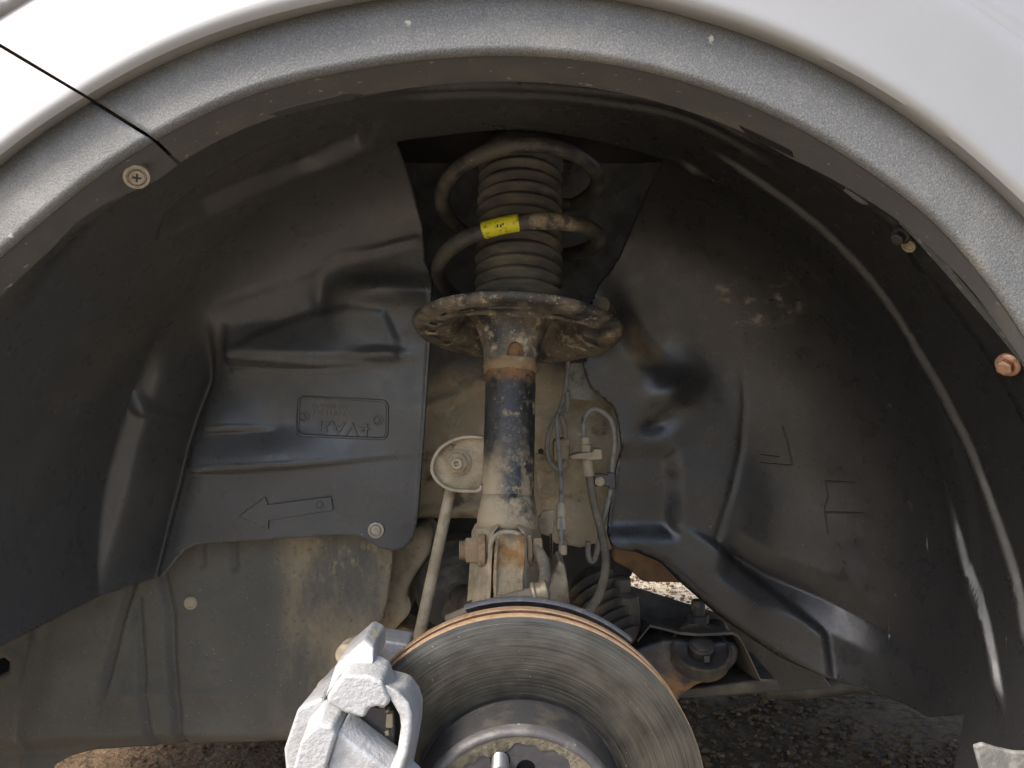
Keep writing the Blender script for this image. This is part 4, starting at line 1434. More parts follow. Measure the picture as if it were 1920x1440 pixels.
# spring seat dish
tilt = Matrix.Rotation(math.radians(3.2), 3, 'Y') @ Matrix.Rotation(math.radians(-14.0), 3, 'X')
seat_c = K(970, 630, 0.732)
RS = 0.1015
def seat_h(u, v):
    r = np.hypot(u, v)
    h = np.interp(r, [0, 0.052, 0.060, 0.066, 0.080, 0.090, 0.096, 0.099, 0.1012, 0.1022], [0.025, 0.025, 0.019, 0.005, 0.0, 0.0002, 0.001, 0.0022, 0.0042, 0.0072])
    # two stamped gussets rise beside the neck
    a = np.degrees(np.arctan2(v, u))
    # front web joining the neck
    web = np.exp(-(((a + 90) / 38.0)) ** 2) * sstep(r, 0.026, 0.040) * (1 - sstep(r, 0.056, 0.074))
    h = h - 0.016 * web
    return h
seat_out = circle2(0, 0, 0.1022, n=110)
def ring_slot(a0, a1, r0, r1, n=7):
    o_ = [(r1 * math.cos(math.radians(t)), r1 * math.sin(math.radians(t))) for t in np.linspace(a0, a1, n)]
    i_ = [(r0 * math.cos(math.radians(t)), r0 * math.sin(math.radians(t))) for t in np.linspace(a1, a0, n)]
    return o_ + i_
holes = [circle2(0, 0, 0.027, n=36),
         ring_slot(-66, -40, 0.069, 0.0815),
         ring_slot(-128, -117, 0.082, 0.087, 4), ring_slot(-145, -138, 0.084, 0.089, 3),
         ring_slot(-166, -159, 0.080, 0.088, 3), ring_slot(-183, -176, 0.080, 0.088, 3), ring_slot(-108, -92, 0.0845, 0.0875, 5)]
ang_, rad_ = np.meshgrid(np.radians(np.arange(0, 360, 2.5)), np.array([0.060, 0.063, 0.066, 0.070, 0.093, 0.096, 0.0985, 0.1003, 0.1014]))
V, T = sheet(seat_out, 0.0030, holes, ((rad_ * np.cos(ang_)).ravel(), (rad_ * np.sin(ang_)).ravel()))
hh = seat_h(V[:, 0], V[:, 1])
b = MB()
b.add([tuple(seat_c + tilt @ Vector((float(u), float(v), float(h)))) for (u, v), h in zip(V, hh)], [tuple(int(i) for i in t) for t in T])
seat = obj('spring_seat', b, m_seat, strut, sharp=60, solid=0.0028, off=0)
# seat pad rubber that shows behind the right rim
b = MB()
pad = smooth_path([seat_c + tilt @ Vector((0.088 * math.cos(math.radians(t)), 0.088 * math.sin(math.radians(t)), 0.022 + 0.004 * math.sin(math.radians(t)))) for t in np.linspace(-30, 110, 16)], 4)
b.tube(pad, 0.0085, 12)
obj('seat_pad', b, m_cv, strut)

# bellows
b = MB()
pr = [(0.0365, 0.010), (0.0370, 0.016)]
pitch = 0.0126
h = 0.018
for k in range(13):
    for (r, q) in ((0.0375, 0.0), (0.0395, 0.0018), (0.0420, 0.0038), (0.0432, 0.0052), (0.0434, 0.0063), (0.0430, 0.0075), (0.0412, 0.0090), (0.0388, 0.0110)):
        pr.append((r * (1 + 0.012 * math.sin(k * 1.7)), h + q))
    h += pitch
pr.append((0.036, h))
b.lathe(S0, sax, pr, 56)
obj('bellows', b, m_boot, strut, sharp=70)
# upper spring seat and mount
b = MB()
b.lathe(S0 + sax * 0.172, sax, [(0.030, 0.0), (0.041, 0.002), (0.044, 0.008), (0.043, 0.016), (0.039, 0.024), (0.034, 0.030), (0.022, 0.034), (0.012, 0.035)], 48)
obj('upper_mount', b, m_boot, strut)
# coil spring: one turn drops about 79 mm
RC = 0.0790
u_ = (Vector((1, 0, 0)) - sax * sax.x).normalized()
w_ = sax.cross(u_)       # points away from the viewer
def coil_pt(phi, r=RC, dh=0.0):
    """phi in turns; 0 = nearest the viewer at the top turn; going left = down"""
    a = -math.pi / 2 - 2 * math.pi * phi
    hgt = 0.1560 - 0.0785 * phi
    if phi < 0:
        hgt = 0.1560 - 0.020 * phi
    if phi > 1.55:
        hgt = max(0.1560 - 0.0785 * 1.55 - (phi - 1.55) * 0.02, 0.024)
    return S0 + sax * (hgt + dh) + (u_ * math.cos(a) + w_ * math.sin(a)) * r
ph = np.arange(-0.42, 1.70, 0.0125)
path = [coil_pt(p, RC * (0.93 if p < -0.38 else 1.0)) for p in ph]
b = MB().tube(path, 0.0077, 18)
coil = obj('coil_spring', b, m_spring, strut)
b = MB().tube([coil_pt(p) for p in np.arange(1.002, 1.066, 0.004)], 0.00795, 24, cap=True)
band = obj('yellow_band', b, m_yellow, coil)
# stamped marks on the band
b = MB()
for k, (p, up) in enumerate([(1.030, 0.0005), (1.034, -0.0006), (1.040, 0.0)]):
    c = coil_pt(p)
    b.box(c + Vector((0, -0.00775, up - 0.001)), (0.0016, 0.0008, 0.0018 + 0.0006 * k))
obj('stamped_mark', b, m_ink, band)

# clevis bracket that clamps the knuckle
c0 = at_tube(925); c1 = at_tube(985); c2 = at_tube(1170)
b = MB()
Lc = (c0 - c1).length
b.lathe(c1 - tax * 0.004, tax, [(0.0278, 0), (0.0280, Lc * 0.3), (0.0272, Lc * 0.55), (0.0255, Lc * 0.8), (0.0243, Lc * 1.05)], 40, cap=False)
obj('bracket_sleeve', b, m_tube, strut, solid=0.002)
sec = [(-0.0155, -0.040), (-0.0185, -0.034), (-0.0330, -0.002), (-0.0280, 0.024), (0, 0.032), (0.0280, 0.024), (0.0310, -0.002), (0.0195, -0.034), (0.0165, -0.040)]
ins = [(x * 0.84 + (0.0035 if x < 0 else -0.0035) * 0, y * 0.88 - 0.0035) for x, y in sec][::-1]
ins[0] = (0.0132, -0.0415); ins[-1] = (-0.0122, -0.0415)
ring = sec + ins
b = MB()
vs_, fs = [], []
levels = [(c1 + tax * 0.006, 0.55, 0.008), (c1 + tax * 0.001, 0.90, 0.0), (c1 - tax * 0.006, 1.0, 0.0), (c1.lerp(c2, 0.5), 1.03, 0), (c2, 1.08, 0)]
for pnt, sc, lift in levels:
    for x, y in ring:
        vs_.append(pnt + Vector((x * (sc if sc < 1 else sc), y + 0.004 + (1 - sc) * 0.012, 0)))
n = len(ring)
for i in range(len(levels) - 1):
    for k in range(n):
        fs.append((i * n + k, i * n + (k + 1) % n, (i + 1) * n + (k + 1) % n, (i + 1) * n + k))
fs += [tuple(range(n)), tuple(range((len(levels) - 1) * n, len(levels) * n))]
b.add(vs_, fs)
obj('clevis_bracket', b, m_mud, strut, bevel=0.0015)
# arched rim over the clevis mouth
b = MB()
rim = smooth_path([c1 + Vector((x, -0.0385, z)) for x, z in [(-0.0150, -0.05), (-0.0150, -0.018), (-0.0135, -0.007), (-0.008, -0.0005), (0.0005, 0.0015), (0.009, -0.0005), (0.0145, -0.007), (0.0160, -0.018), (0.0162, -0.05)]], 5)
b.tube(rim, 0.0022, 8)
obj('clevis_rim', b, m_mudpale, strut)
# through bolt with nut
bolt_c = K(940, 1032, 0.656)
xa = Vector((1, 0.02, 0.02)).normalized()
b = MB()
b.hexa(bolt_c + Vector(((862 - 940) / F * 0.64 + 0.004, 0, 0)), xa, 0.0120, 0.0, 0.0125)
b.lathe(bolt_c + Vector(((862 - 940) / F * 0.64 + 0.0155, 0, 0)), xa, [(0.0135, 0), (0.0145, 0.001), (0.0145, 0.006)], 24)
nut = obj('bolt_nut', b, m_nut, strut)
b = MB()
pr = []
for k in range(5):
    pr += [(0.0078, -0.001 + k * 0.0014), (0.0086, -0.0003 + k * 0.0014)]
b.lathe(bolt_c + Vector(((862 - 940) / F * 0.64, 0, 0)), xa, pr + [(0.008, 0.062)], 20)
obj('bolt_shank', b, m_nut, strut)
b = MB()
b.lathe(bolt_c + Vector(((990 - 940) / F * 0.64, 0, 0)), xa, [(0.0140, 0), (0.0140, 0.0035), (0.012, 0.0042)], 24)
b.hexa(bolt_c + Vector(((990 - 940) / F * 0.64, 0, 0)), xa, 0.0115, 0.004, 0.0135)
obj('bolt_head', b, m_nut, strut)

# D-shaped link bracket on the strut
YD = 0.690
D = [(908, 818), (880, 816), (855, 820), (830, 833), (814, 852), (807, 876), (812, 895), (828, 912), (848, 921), (870, 923), (897, 922), (906, 912)]
b = MB()
b.prism([K(px, py, YD + 0.004) for px, py in D], YD + 0.008)
lb = obj('link_bracket', b, m_mud, strut, bevel=0.001)
b = MB()
dp = smooth_path([K(px, py, YD) for px, py in D[:]], 5)
nn = len(dp)
cen = K(865, 868, YD)
vs_, fs = [], []
for p_ in dp:
    inn = p_ + (cen - p_).normalized() * 0.0030
    vs_ += [p_ + Vector((0, -0.003, 0)), inn + Vector((0, -0.003, 0)), inn + Vector((0, 0.0045, 0)), p_ + Vector((0, 0.010, 0))]
for i in range(nn - 1):
    for k in range(4):
        fs.append((i * 4 + k, i * 4 + (k + 1) % 4, (i + 1) * 4 + (k + 1) % 4, (i + 1) * 4 + k))
fs += [(0, 1, 2, 3), tuple(range((nn - 1) * 4, nn * 4))]
b.add(vs_, fs)
obj('bracket_rim', b, m_mudpale, lb, bevel=0.0006)
b = MB()
nc = K(858, 867, YD + 0.004)
b.lathe(nc, (0, -1, 0), [(0.0125, -0.002), (0.0125, 0.0022), (0.0112, 0.0030), (0.009, 0.0032)], 28)
b.hexa(nc, (0, -1, 0), 0.0100, 0.003, 0.0085)
nut2 = obj('link_nut', b, m_mud, strut)
b = MB().lathe(nc, (0, -1, 0), [(0.0052, 0.0), (0.0052, 0.0125), (0.0046, 0.0132), (0.0026, 0.0132), (0.0022, 0.0100), (0.0001, 0.0100)], 20)
obj('stud_end', b, m_mudpale, nut2)

# ================================================================== STABILISER LINK
lk = MB()
A_ = K(848, 905, 0.712); B_ = K(772, 1260, 0.665)
lk.tube([A_.lerp(B_, t) for t in np.linspace(0, 1, 10)], 0.0055, 16)
tag(obj('stabiliser_link', lk, m_mud), 'slim mud coated stabiliser link rod left of the strut', 'link rod')

# ================================================================== KNUCKLE
knuckle = thing('steering_knuckle', 'rust stained cast knuckle arm clamped between the strut bracket cheeks', 'knuckle', K(957, 1140, 0.63))
b = MB()
kp = [(929, 1012), (934, 1005), (944, 1003), (954, 1010), (966, 1011), (976, 1004), (983, 1003), (985, 1020), (984, 1060), (982, 1085), (983, 1130), (990, 1200), (924, 1200), (926, 1130), (924, 1080), (927, 1040)]
b.prism([K(px, py, 0.628 + 0.012 * (1 if py < 1008 else 0)) for px, py in kp], 0.670)
obj('knuckle_arm', b, m_rustmud, knuckle, bevel=0.003)
b = MB()
b.prism([K(px, py, 0.655) for px, py in [(1030, 1090), (1048, 1050), (1060, 1060), (1066, 1100), (1070, 1150), (1060, 1190), (1020, 1190)]], 0.70)
obj('knuckle_flank', b, m_mud, knuckle, bevel=0.006)

# ================================================================== BRAKE DISC
DISC_Y = 0.553
DISC_C = K(973, 1508, DISC_Y)
RD = 0.1395
dc = Vector((DISC_C.x, 0, DISC_C.z))
m_disc = disc_material()
disc = thing('brake_disc', 'worn vented brake disc with tan rusty rim and dark hat', 'brake disc', DISC_C)
Yd = lambda y: Vector((DISC_C.x, y, DISC_C.z))
b = MB().lathe(Yd(DISC_Y), (0, 1, 0), [(0.0800, 0.0), (0.0805, -0.0004), (RD - 0.0018, -0.0004), (RD - 0.0006, 0.0002)], 180, cap=False)
obj('friction_face', b, m_disc, disc)
b = MB().lathe(Yd(DISC_Y), (0, 1, 0), [(RD - 0.0006, 0.0002), (RD, 0.0010), (RD, 0.0075), (RD - 0.003, 0.0085), (0.1, 0.0085)], 180, cap=False)
obj('outer_plate_edge', b, m_edge, disc)
b = MB().lathe(Yd(DISC_Y), (0, 1, 0), [(RD - 0.0008, 0.0166), (RD, 0.0172), (RD, 0.0245), (RD - 0.002, 0.0255), (0.075, 0.0255)], 180, cap=False)
obj('inner_plate', b, m_edge, disc)
b = MB().lathe(Yd(DISC_Y), (0, 1, 0), [(0.1, 0.0165), (RD - 0.0008, 0.0166)], 180, cap=False)
obj('vent_wall', b, m_vane, disc)
b = MB()
for k in range(48):
    a = 2 * math.pi * k / 48
    c, s = math.cos(a), math.sin(a)
    t = Vector((-s, 0, c)); r_ = Vector((c, 0, s))
    vs_ = []
    for rr in (0.09, RD - 0.0055):
        for tt in (-0.0032, 0.0032):
            for y in (0.008, 0.017):
                vs_.append(Yd(DISC_Y + y) + r_ * rr + t * tt)
    b.add(vs_, [(0, 1, 3, 2), (4, 6, 7, 5), (0, 4, 5, 1), (2, 3, 7, 6), (0, 2, 6, 4), (1, 5, 7, 3)])
b.lathe(Yd(DISC_Y), (0, 1, 0), [(RD - 0.010, 0.0083), (RD - 0.010, 0.0168)], 120, cap=False)
vv = obj('cooling_vanes', b, m_vane, disc)
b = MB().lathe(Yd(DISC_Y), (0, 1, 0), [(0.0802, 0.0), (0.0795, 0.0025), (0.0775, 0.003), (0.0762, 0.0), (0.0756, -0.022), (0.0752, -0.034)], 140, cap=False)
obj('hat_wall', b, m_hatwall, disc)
b = MB().lathe(Yd(DISC_Y), (0, 1, 0), [(0.0752, -0.034), (0.0745, -0.0380), (0.0725, -0.0405), (0.0705, -0.0412), (0.0690, -0.0405)], 140, cap=False)
obj('hat_shoulder', b, m_hat, disc, sharp=70)
# corroded scale on the hat's outer ring, uneven inner edge
b = MB()
vs_, fs = [], []
n = 180
for k in range(n):
    a = 2 * math.pi * k / n
    ri = 0.0608 + 0.0022 * math.sin(a * 5 + 1) + 0.0016 * math.sin(a * 13) + 0.001 * math.sin(a * 31 + 2)
    for r, y in ((0.0690, -0.0405), (0.0675, -0.0402), (ri + 0.001, -0.0403), (ri, -0.0392)):
        vs_.append(Yd(DISC_Y + y) + Vector((math.cos(a), 0, math.sin(a))) * r)
for k in range(n):
    for j in range(3):
        fs.append((k * 4 + j, k * 4 + j + 1, ((k + 1) % n) * 4 + j + 1, ((k + 1) % n) * 4 + j))
b.add(vs_, fs)
obj('corroded_ring', b, m_scale, disc, sharp=50)
b = MB().lathe(Yd(DISC_Y), (0, -1, 0), [(0.0665, 0.0), (0.0665, 0.0396), (0.030, 0.0396), (0.0295, 0.036), (0.0290, 0.0)], 90, close=True)
hatf = obj('hat_face', b, m_hatface, disc)
YH = DISC_Y - 0.0396
stud_p = K(938, 1425, YH)
for hp_ in (stud_p, K(986, 1443, YH)):
    d = MB().lathe(hp_ + Vector((0, 0.03, 0)), (0, -1, 0), [(0.0068, 0), (0.0068, 0.06)], 24)
    cut(hatf, d)
hub = MB().lathe(Yd(DISC_Y - 0.02), (0, -1, 0), [(0.064, 0), (0.064, 0.004), (0.027, 0.006), (0.026, 0.045), (0.022, 0.048), (0.001, 0.048)], 60)
hubt = thing('wheel_hub', 'steel wheel hub stud sticking out through the dark disc hat', 'wheel hub', Yd(DISC_Y))
obj('hub_flange', hub, m_dark, hubt)
R5 = (Vector((stud_p.x, 0, stud_p.z)) - dc).length
a0 = math.atan2(stud_p.z - DISC_C.z, stud_p.x - DISC_C.x)
for k in range(5):
    a = a0 + 2 * math.pi * k / 5
    sp_ = Vector((DISC_C.x + R5 * math.cos(a), DISC_Y, DISC_C.z + R5 * math.sin(a)))
    pr = [(0.0054, 0.0)]
    hh_ = 0.02
    while hh_ < 0.060:
        pr += [(0.0054, hh_), (0.0060, hh_ + 0.0007)]
        hh_ += 0.0015
    pr += [(0.0050, hh_ + 0.001), (0.0044, hh_ + 0.006), (0.0040, hh_ + 0.0065)]
    b = MB().lathe(sp_, (0, -1, 0), pr, 24)
    obj('wheel_stud', b, m_stud, hubt)

# dust shield behind the disc
b = MB()
n = 90
vs_, fs = [], []
for k in range(n):
    a = math.radians(50 + 58 * k / (n - 1))
    for r, y in ((0.06, 0.600), (0.1340, 0.600), (0.1385, 0.598), (0.1408, 0.594), (0.1412, 0.588), (0.1390, 0.586), (0.1378, 0.592), (0.1330, 0.596)):
        vs_.append(Vector((DISC_C.x + r * math.cos(a), y + 0.004, DISC_C.z + 0.0005 + r * math.sin(a))))
for k in range(n - 1):
    for j in range(7):
        fs.append((k * 8 + j, k * 8 + j + 1, (k + 1) * 8 + j + 1, (k + 1) * 8 + j))
b.add(vs_, fs)
tag(obj('brake_dust_shield', b, m_dustshield, sharp=60, solid=0.0012), 'curved grey sheet metal dust shield rim just above the disc', 'dust shield')

# ================================================================== BRAKE CALIPER
cal = thing('brake_caliper', 'silver painted brake caliper clamped on the left of the disc', 'brake caliper', K(650, 1400, 0.53))
def P3(lst):
    return [K(px, py, Y) for px, py, Y in lst]
# upper bridge of the carrier over the disc rim
b = MB()
b.prism(P3([(668, 1212, 0.514), (682, 1196, 0.520), (701, 1212, 0.514), (699, 1236, 0.506), (695, 1268, 0.500), (640, 1268, 0.500), (608, 1312, 0.502), (628, 1248, 0.510)]), 0.560)
obj('carrier_shoulder', b, m_caliper, cal, bevel=0.0022, seg=2)
b = MB()
b.prism(P3([(682, 1195, 0.585), (765, 1208, 0.585), (768, 1225, 0.585), (738, 1236, 0.585), (706, 1262, 0.585), (690, 1240, 0.585)]), 0.615)
obj('carrier_bridge', b, m_caliper, cal, bevel=0.002)
b = MB()
b.prism(P3([(690, 1216, 0.590), (764, 1216, 0.590), (770, 1262, 0.590), (700, 1290, 0.590)]), 0.600)
obj('inner_pad_face', b, m_pad, cal, bevel=0.002)
# blunt front block
b = MB()
fb = [(646, 1266), (694, 1268), (717, 1280), (722, 1296), (733, 1314), (722, 1328), (704, 1326), (690, 1330), (682, 1348), (646, 1338), (612, 1320), (612, 1307)]
b.prism([K(px, py, 0.488) for px, py in fb], [K(px, py, 0.488) + Vector((0, 0.032, 0)) + (Vector((0.002, 0, -0.0015)) if py > 1310 else Vector((0, 0, 0.003))) for px, py in fb])
obj('carrier_front_block', b, m_caliper, cal, bevel=0.0026, seg=3)
# curved outer arm (fixed bracket) sweeping down on the right
b = MB()
outer = [(693, 1264, 0.512), (730, 1270, 0.512), (763, 1281, 0.513), (781, 1305, 0.513), (788, 1326, 0.513), (787, 1360, 0.513), (780, 1402, 0.511), (771, 1445, 0.508), (755, 1500, 0.505)]
inner_ = [(714, 1293, 0.492), (725, 1306, 0.491), (736, 1322, 0.490), (748, 1343, 0.490), (751, 1365, 0.490), (744, 1412, 0.488), (730, 1445, 0.486), (708, 1500, 0.485)]
mid_ = [(722, 1282, 0.490), (745, 1296, 0.489), (765, 1318, 0.488), (772, 1340, 0.488), (771, 1370, 0.488), (764, 1412, 0.486), (752, 1450, 0.484), (735, 1500, 0.483)]
vs_, fs = [], []
outer8 = [outer[0], outer[2], outer[3], outer[4], outer[5], outer[6], outer[7], outer[8]]
for o_, m_, i_ in zip(outer8, mid_, inner_):
    vs_ += [K(*o_), K(*m_), K(*i_), K(i_[0], i_[1], i_[2]) + Vector((0, 0.028, 0)), K(*o_) + Vector((0, 0.018, 0))]
for k in range(7):
    for j in range(5):
        fs.append((k * 5 + j, k * 5 + (j + 1) % 5, (k + 1) * 5 + (j + 1) % 5, (k + 1) * 5 + j))
fs += [(0, 1, 2, 3, 4), tuple(range(35, 40))]
b.add(vs_, fs)
obj('carrier_arm', b, m_caliper, cal, bevel=0.003, seg=3)
# floating caliper body, lower left
b = MB()
bd = [(557, 1329), (604, 1308), (616, 1326), (637, 1349), (624, 1357), (596, 1357), (578, 1392), (562, 1520), (530, 1520), (534, 1440), (531, 1406)]
b.prism([K(px, py, 0.512) for px, py in bd], [K(px, py, 0.512) + Vector((0.006 if px < 560 else 0, 0.075, 0)) for px, py in bd])
obj('caliper_body', b, m_caliper, cal, bevel=0.0035, seg=3)
b = MB()
sh_ = [(596, 1357), (622, 1362), (630, 1379), (611, 1440), (606, 1520), (546, 1520), (549, 1445), (563, 1392)]
b.prism([K(px, py, 0.480) for px, py in sh_], [K(px, py, 0.480) + Vector((-0.003 if px < 600 else 0.002, 0.036, 0.002)) for px, py in sh_])
obj('caliper_shoulder', b, m_caliper, cal, bevel=0.0024, seg=3)
b = MB()
fg = [(632, 1372), (678, 1408), (722, 1440), (775, 1488), (775, 1530), (604, 1530), (612, 1440)]
b.prism([K(px, py, 0.485) for px, py in fg], [K(px, py, 0.485) + Vector((0.003, 0.026, 0.004)) for px, py in fg])
obj('caliper_finger', b, m_caliper, cal, bevel=0.0024, seg=3)
# ledge under the window of the caliper
b = MB()
b.prism(P3([(624, 1356, 0.498), (637, 1350, 0.498), (646, 1384, 0.498), (690, 1418, 0.498), (730, 1446, 0.498), (720, 1452, 0.498), (676, 1420, 0.498), (632, 1388, 0.498)]), 0.530)
obj('window_ledge', b, m_caliper, cal, bevel=0.0015)
# pad backing plates and clips
b = MB()
b.prism(P3([(643, 1352, 0.517), (660, 1336, 0.517), (690, 1326, 0.517), (724, 1330, 0.517), (741, 1364, 0.517), (739, 1432, 0.517), (720, 1460, 0.517), (636, 1400, 0.517), (638, 1367, 0.517)]), 0.545)
pad_o = obj('brake_pad', b, m_pad, cal, bevel=0.0015)
b = MB()
b.prism(P3([(655, 1378, 0.512), (665, 1374, 0.512), (708, 1380, 0.512), (714, 1392, 0.512), (735, 1412, 0.512), (733, 1450, 0.512), (700, 1440, 0.512), (652, 1400, 0.512)]), 0.5165)
obj('pad_shim', b, m_pad, pad_o, bevel=0.001)
for pts, y0 in (([(709, 1315), (723, 1315), (722, 1329), (710, 1329)], 0.497), ([(724, 1339), (737, 1338), (737, 1366), (722, 1366)], 0.503), ([(722, 1332), (731, 1331), (731, 1338), (722, 1338)], 0.506), ([(720, 1372), (730, 1370), (730, 1380), (722, 1382)], 0.505)):
    b = MB()
    b.prism([K(px, py, y0) for px, py in pts], y0 + 0.006)
    obj('pad_clip', b, m_clip, cal, bevel=0.001)
# guide pins
b = MB()
ga = Vector((0.12, 1.0, -0.05)).normalized()
pr = [(0.0055, -0.010), (0.0080, -0.009), (0.0086, -0.004), (0.0074, -0.002), (0.0088, 0.001), (0.0088, 0.006), (0.0078, 0.008), (0.0070, 0.02)]
b.lathe(K(656, 1222, 0.560), ga, pr, 24)
obj('guide_pin_boot', b, m_mudpale, cal)
b = MB()
b.lathe(K(606, 1297, 0.56), ga, [(0.0045, -0.008), (0.006, -0.007), (0.006, 0.004), (0.0075, 0.005), (0.0075, 0.015)], 20)
obj('bleed_nipple', b, m_mudpale, cal)

# ================================================================== HOSES AND WIRES
def run(px_list, r, n=14, k=8):
    return MB().tube(smooth_path([K(*q) for q in px_list], k), r, n)
hose = thing('brake_hose', 'tan dusted rubber brake hose curving down right of the strut', 'hose', K(1105, 890, 0.80))
obj('hose_body', run([(1104, 880, 0.800), (1107, 905, 0.798), (1114, 945, 0.790), (1127, 995, 0.775), (1135, 1040, 0.755), (1134, 1075, 0.735), (1125, 1110, 0.712), (1110, 1138, 0.690), (1092, 1160, 0.670), (1070, 1185, 0.65)], 0.0043), m_hose, hose)
fc = K(1103, 890, 0.802)
b = MB().lathe(K(1104, 893, 0.80), (K(1100, 860, 0.802) - K(1104, 893, 0.80)), [(0.0062, 0), (0.0064, 0.003), (0.0054, 0.007), (0.0062, 0.011), (0.0058, 0.016), (0.0066, 0.018), (0.0066, 0.020)], 20)
obj('hose_ferrule', b, m_mudpale, hose)
b = MB()
b.prism([K(px, py, 0.792) for px, py in [(1068, 855), (1085, 850), (1112, 847), (1113, 842), (1129, 842), (1130, 862), (1110, 863), (1085, 861), (1070, 861)]], 0.815)
obj('hose_bracket', b, m_mudpale, hose, bevel=0.0015)
b = MB()
b.hexa(K(1098, 848, 0.803), (0, 0, 1), 0.0078, 0, 0.009)
b.hexa(K(1097, 836, 0.803), (0, 0, 1), 0.0062, 0, 0.010)
obj('union_nut', b, m_mudpale, hose)

pipe = thing('brake_pipe', 'thin grey metal brake pipe bent like a hook above the hose', 'pipe', K(1147, 890, 0.81))
obj('pipe_run', run([(1096, 832, 0.803), (1094, 800, 0.805), (1097, 782, 0.806), (1106, 770, 0.807), (1119, 767, 0.808), (1137, 778, 0.809), (1149, 797, 0.809), (1153, 825, 0.809), (1149, 860, 0.808), (1147, 890, 0.808), (1144, 925, 0.808), (1137, 955, 0.812), (1129, 985, 0.818), (1122, 1020, 0.825), (1115, 1048, 0.83), (1108, 1052, 0.83), (1103, 1040, 0.83), (1102, 1015, 0.83)], 0.0032, 10), m_pipe, pipe)
b = MB()
b.prism([K(px, py, 0.800) for px, py in [(1113, 889), (1125, 888), (1140, 891), (1141, 885), (1154, 888), (1155, 915), (1144, 918), (1140, 911), (1115, 913)]], 0.808)
obj('pipe_clip', b, m_black_steel, pipe, bevel=0.001)
b = MB().lathe(K(1124, 902, 0.80), (0, -1, 0), [(0.0052, 0), (0.0052, 0.004), (0.003, 0.0055), (0.0001, 0.0055)], 16)
obj('clip_bolt', b, m_mudpale, pipe)

wire = thing('sensor_wire', 'thin looped wheel speed sensor wire beside the strut tube', 'wire', K(1050, 850, 0.78))
obj('wire_run', run([(1066, 670, 0.815), (1063, 705, 0.81), (1058, 740, 0.805), (1050, 768, 0.80), (1036, 795, 0.80), (1027, 822, 0.80), (1026, 845, 0.80), (1031, 865, 0.80), (1041, 877, 0.80), (1053, 876, 0.80), (1061, 862, 0.80)], 0.0026, 8), m_pipe, wire)
obj('wire_run', run([(1063, 735, 0.80), (1064, 760, 0.798), (1058, 780, 0.796), (1060, 800, 0.796), (1062, 825, 0.80)], 0.0022, 8), m_pipe, wire)
obj('wire_run', run([(1060, 822, 0.790), (1056, 795, 0.778), (1048, 777, 0.768), (1044, 785, 0.762), (1045, 815, 0.757), (1049, 860, 0.748), (1052, 915, 0.735), (1052, 985, 0.712), (1052, 1030, 0.70), (1049, 1052, 0.69), (1040, 1072, 0.682), (1025, 1090, 0.672)], 0.0023, 8), m_pipe, wire)
b = MB()
b.lathe(K(1052, 995, 0.712), K(1052, 942, 0.728) - K(1052, 995, 0.712), [(0.0042, 0), (0.0047, 0.002), (0.0047, 0.010), (0.0041, 0.0105), (0.0041, 0.0125), (0.0049, 0.013), (0.0049, 0.021), (0.0043, 0.0215), (0.0043, 0.027)], 18)
obj('wire_sleeve', b, m_mudpale, wire)
b = MB()
b.lathe(K(1055, 1040, 0.698), (0, 0.1, 1), [(0.0038, 0), (0.0042, 0.001), (0.0042, 0.008), (0.0036, 0.009)], 16)
obj('wire_grommet', b, m_mudpale, wire)
b = MB()
b.prism([K(px, py, 0.800) for px, py in [(1038, 826), (1062, 820), (1069, 826), (1068, 862), (1060, 866), (1038, 864)]], 0.825)
obj('connector_block', b, m_mud, wire, bevel=0.003)
b = MB()
b.prism([K(px, py, 0.715) for px, py in [(1000, 1003), (1003, 975), (1012, 967), (1016, 958), (1038, 956), (1041, 962), (1037, 1003), (1030, 1006), (1008, 1000)]], 0.719)
b.prism([K(px, py, 0.712) for px, py in [(1031, 1000), (1036, 1000), (1038, 1055), (1033, 1055)]], 0.716)
obj('wire_bracket', b, m_mud, wire, bevel=0.0014)

ch = thing('caliper_hose', 'grey weathered hose lying along the top of the brake disc', 'hose', K(960, 1125, 0.60))
obj('hose_body', run([(840, 1163, 0.618), (868, 1151, 0.614), (900, 1139, 0.610), (940, 1127, 0.606), (975, 1117, 0.603), (1004, 1110, 0.603)], 0.0046), m_hose, ch)
obj('hose_upper', run([(1005, 1030, 0.650), (1016, 1046, 0.642), (1022, 1068, 0.632), (1021, 1090, 0.620), (1013, 1110, 0.610)], 0.0052), m_hose, ch)
ax_ = (K(1030, 1104, 0.604) - K(990, 1114, 0.604)).normalized()
b = MB().lathe(K(1003, 1111, 0.604), ax_, [(0.0056, -0.003), (0.0082, -0.002), (0.0086, 0.0), (0.0072, 0.0015), (0.0072, 0.0045), (0.0084, 0.006), (0.0090, 0.008), (0.0086, 0.0100), (0.0060, 0.0115)], 24)
obj('hose_clamp', b, m_clip, ch)

# ================================================================== BEHIND: CV BOOT, SUBFRAME, CONTROL ARM
cv = MB()
cva = Vector((-0.04, 1, 0.10)).normalized()
pr = [(0.020, -0.05)]
for k in range(6):
    r = 0.024 + 0.0055 * k
    pr += [(r, -0.040 + k * 0.013), (r + 0.006, -0.035 + k * 0.013), (r + 0.002, -0.029 + k * 0.013)]
pr += [(0.058, 0.042), (0.058, 0.06)]
cv.lathe(K(866, 1118, 0.85), cva, pr, 40)
tag(obj('axle_boot', cv, m_cv), 'black ribbed axle boot in the shadow behind the link rod', 'axle boot')
ax_s = MB().tube([K(866, 1118, 0.82), K(900, 1150, 0.66)], 0.014, 20)
tag(obj('drive_shaft', ax_s, m_cv), 'dark drive shaft running from the ribbed boot to the hub', 'drive shaft')

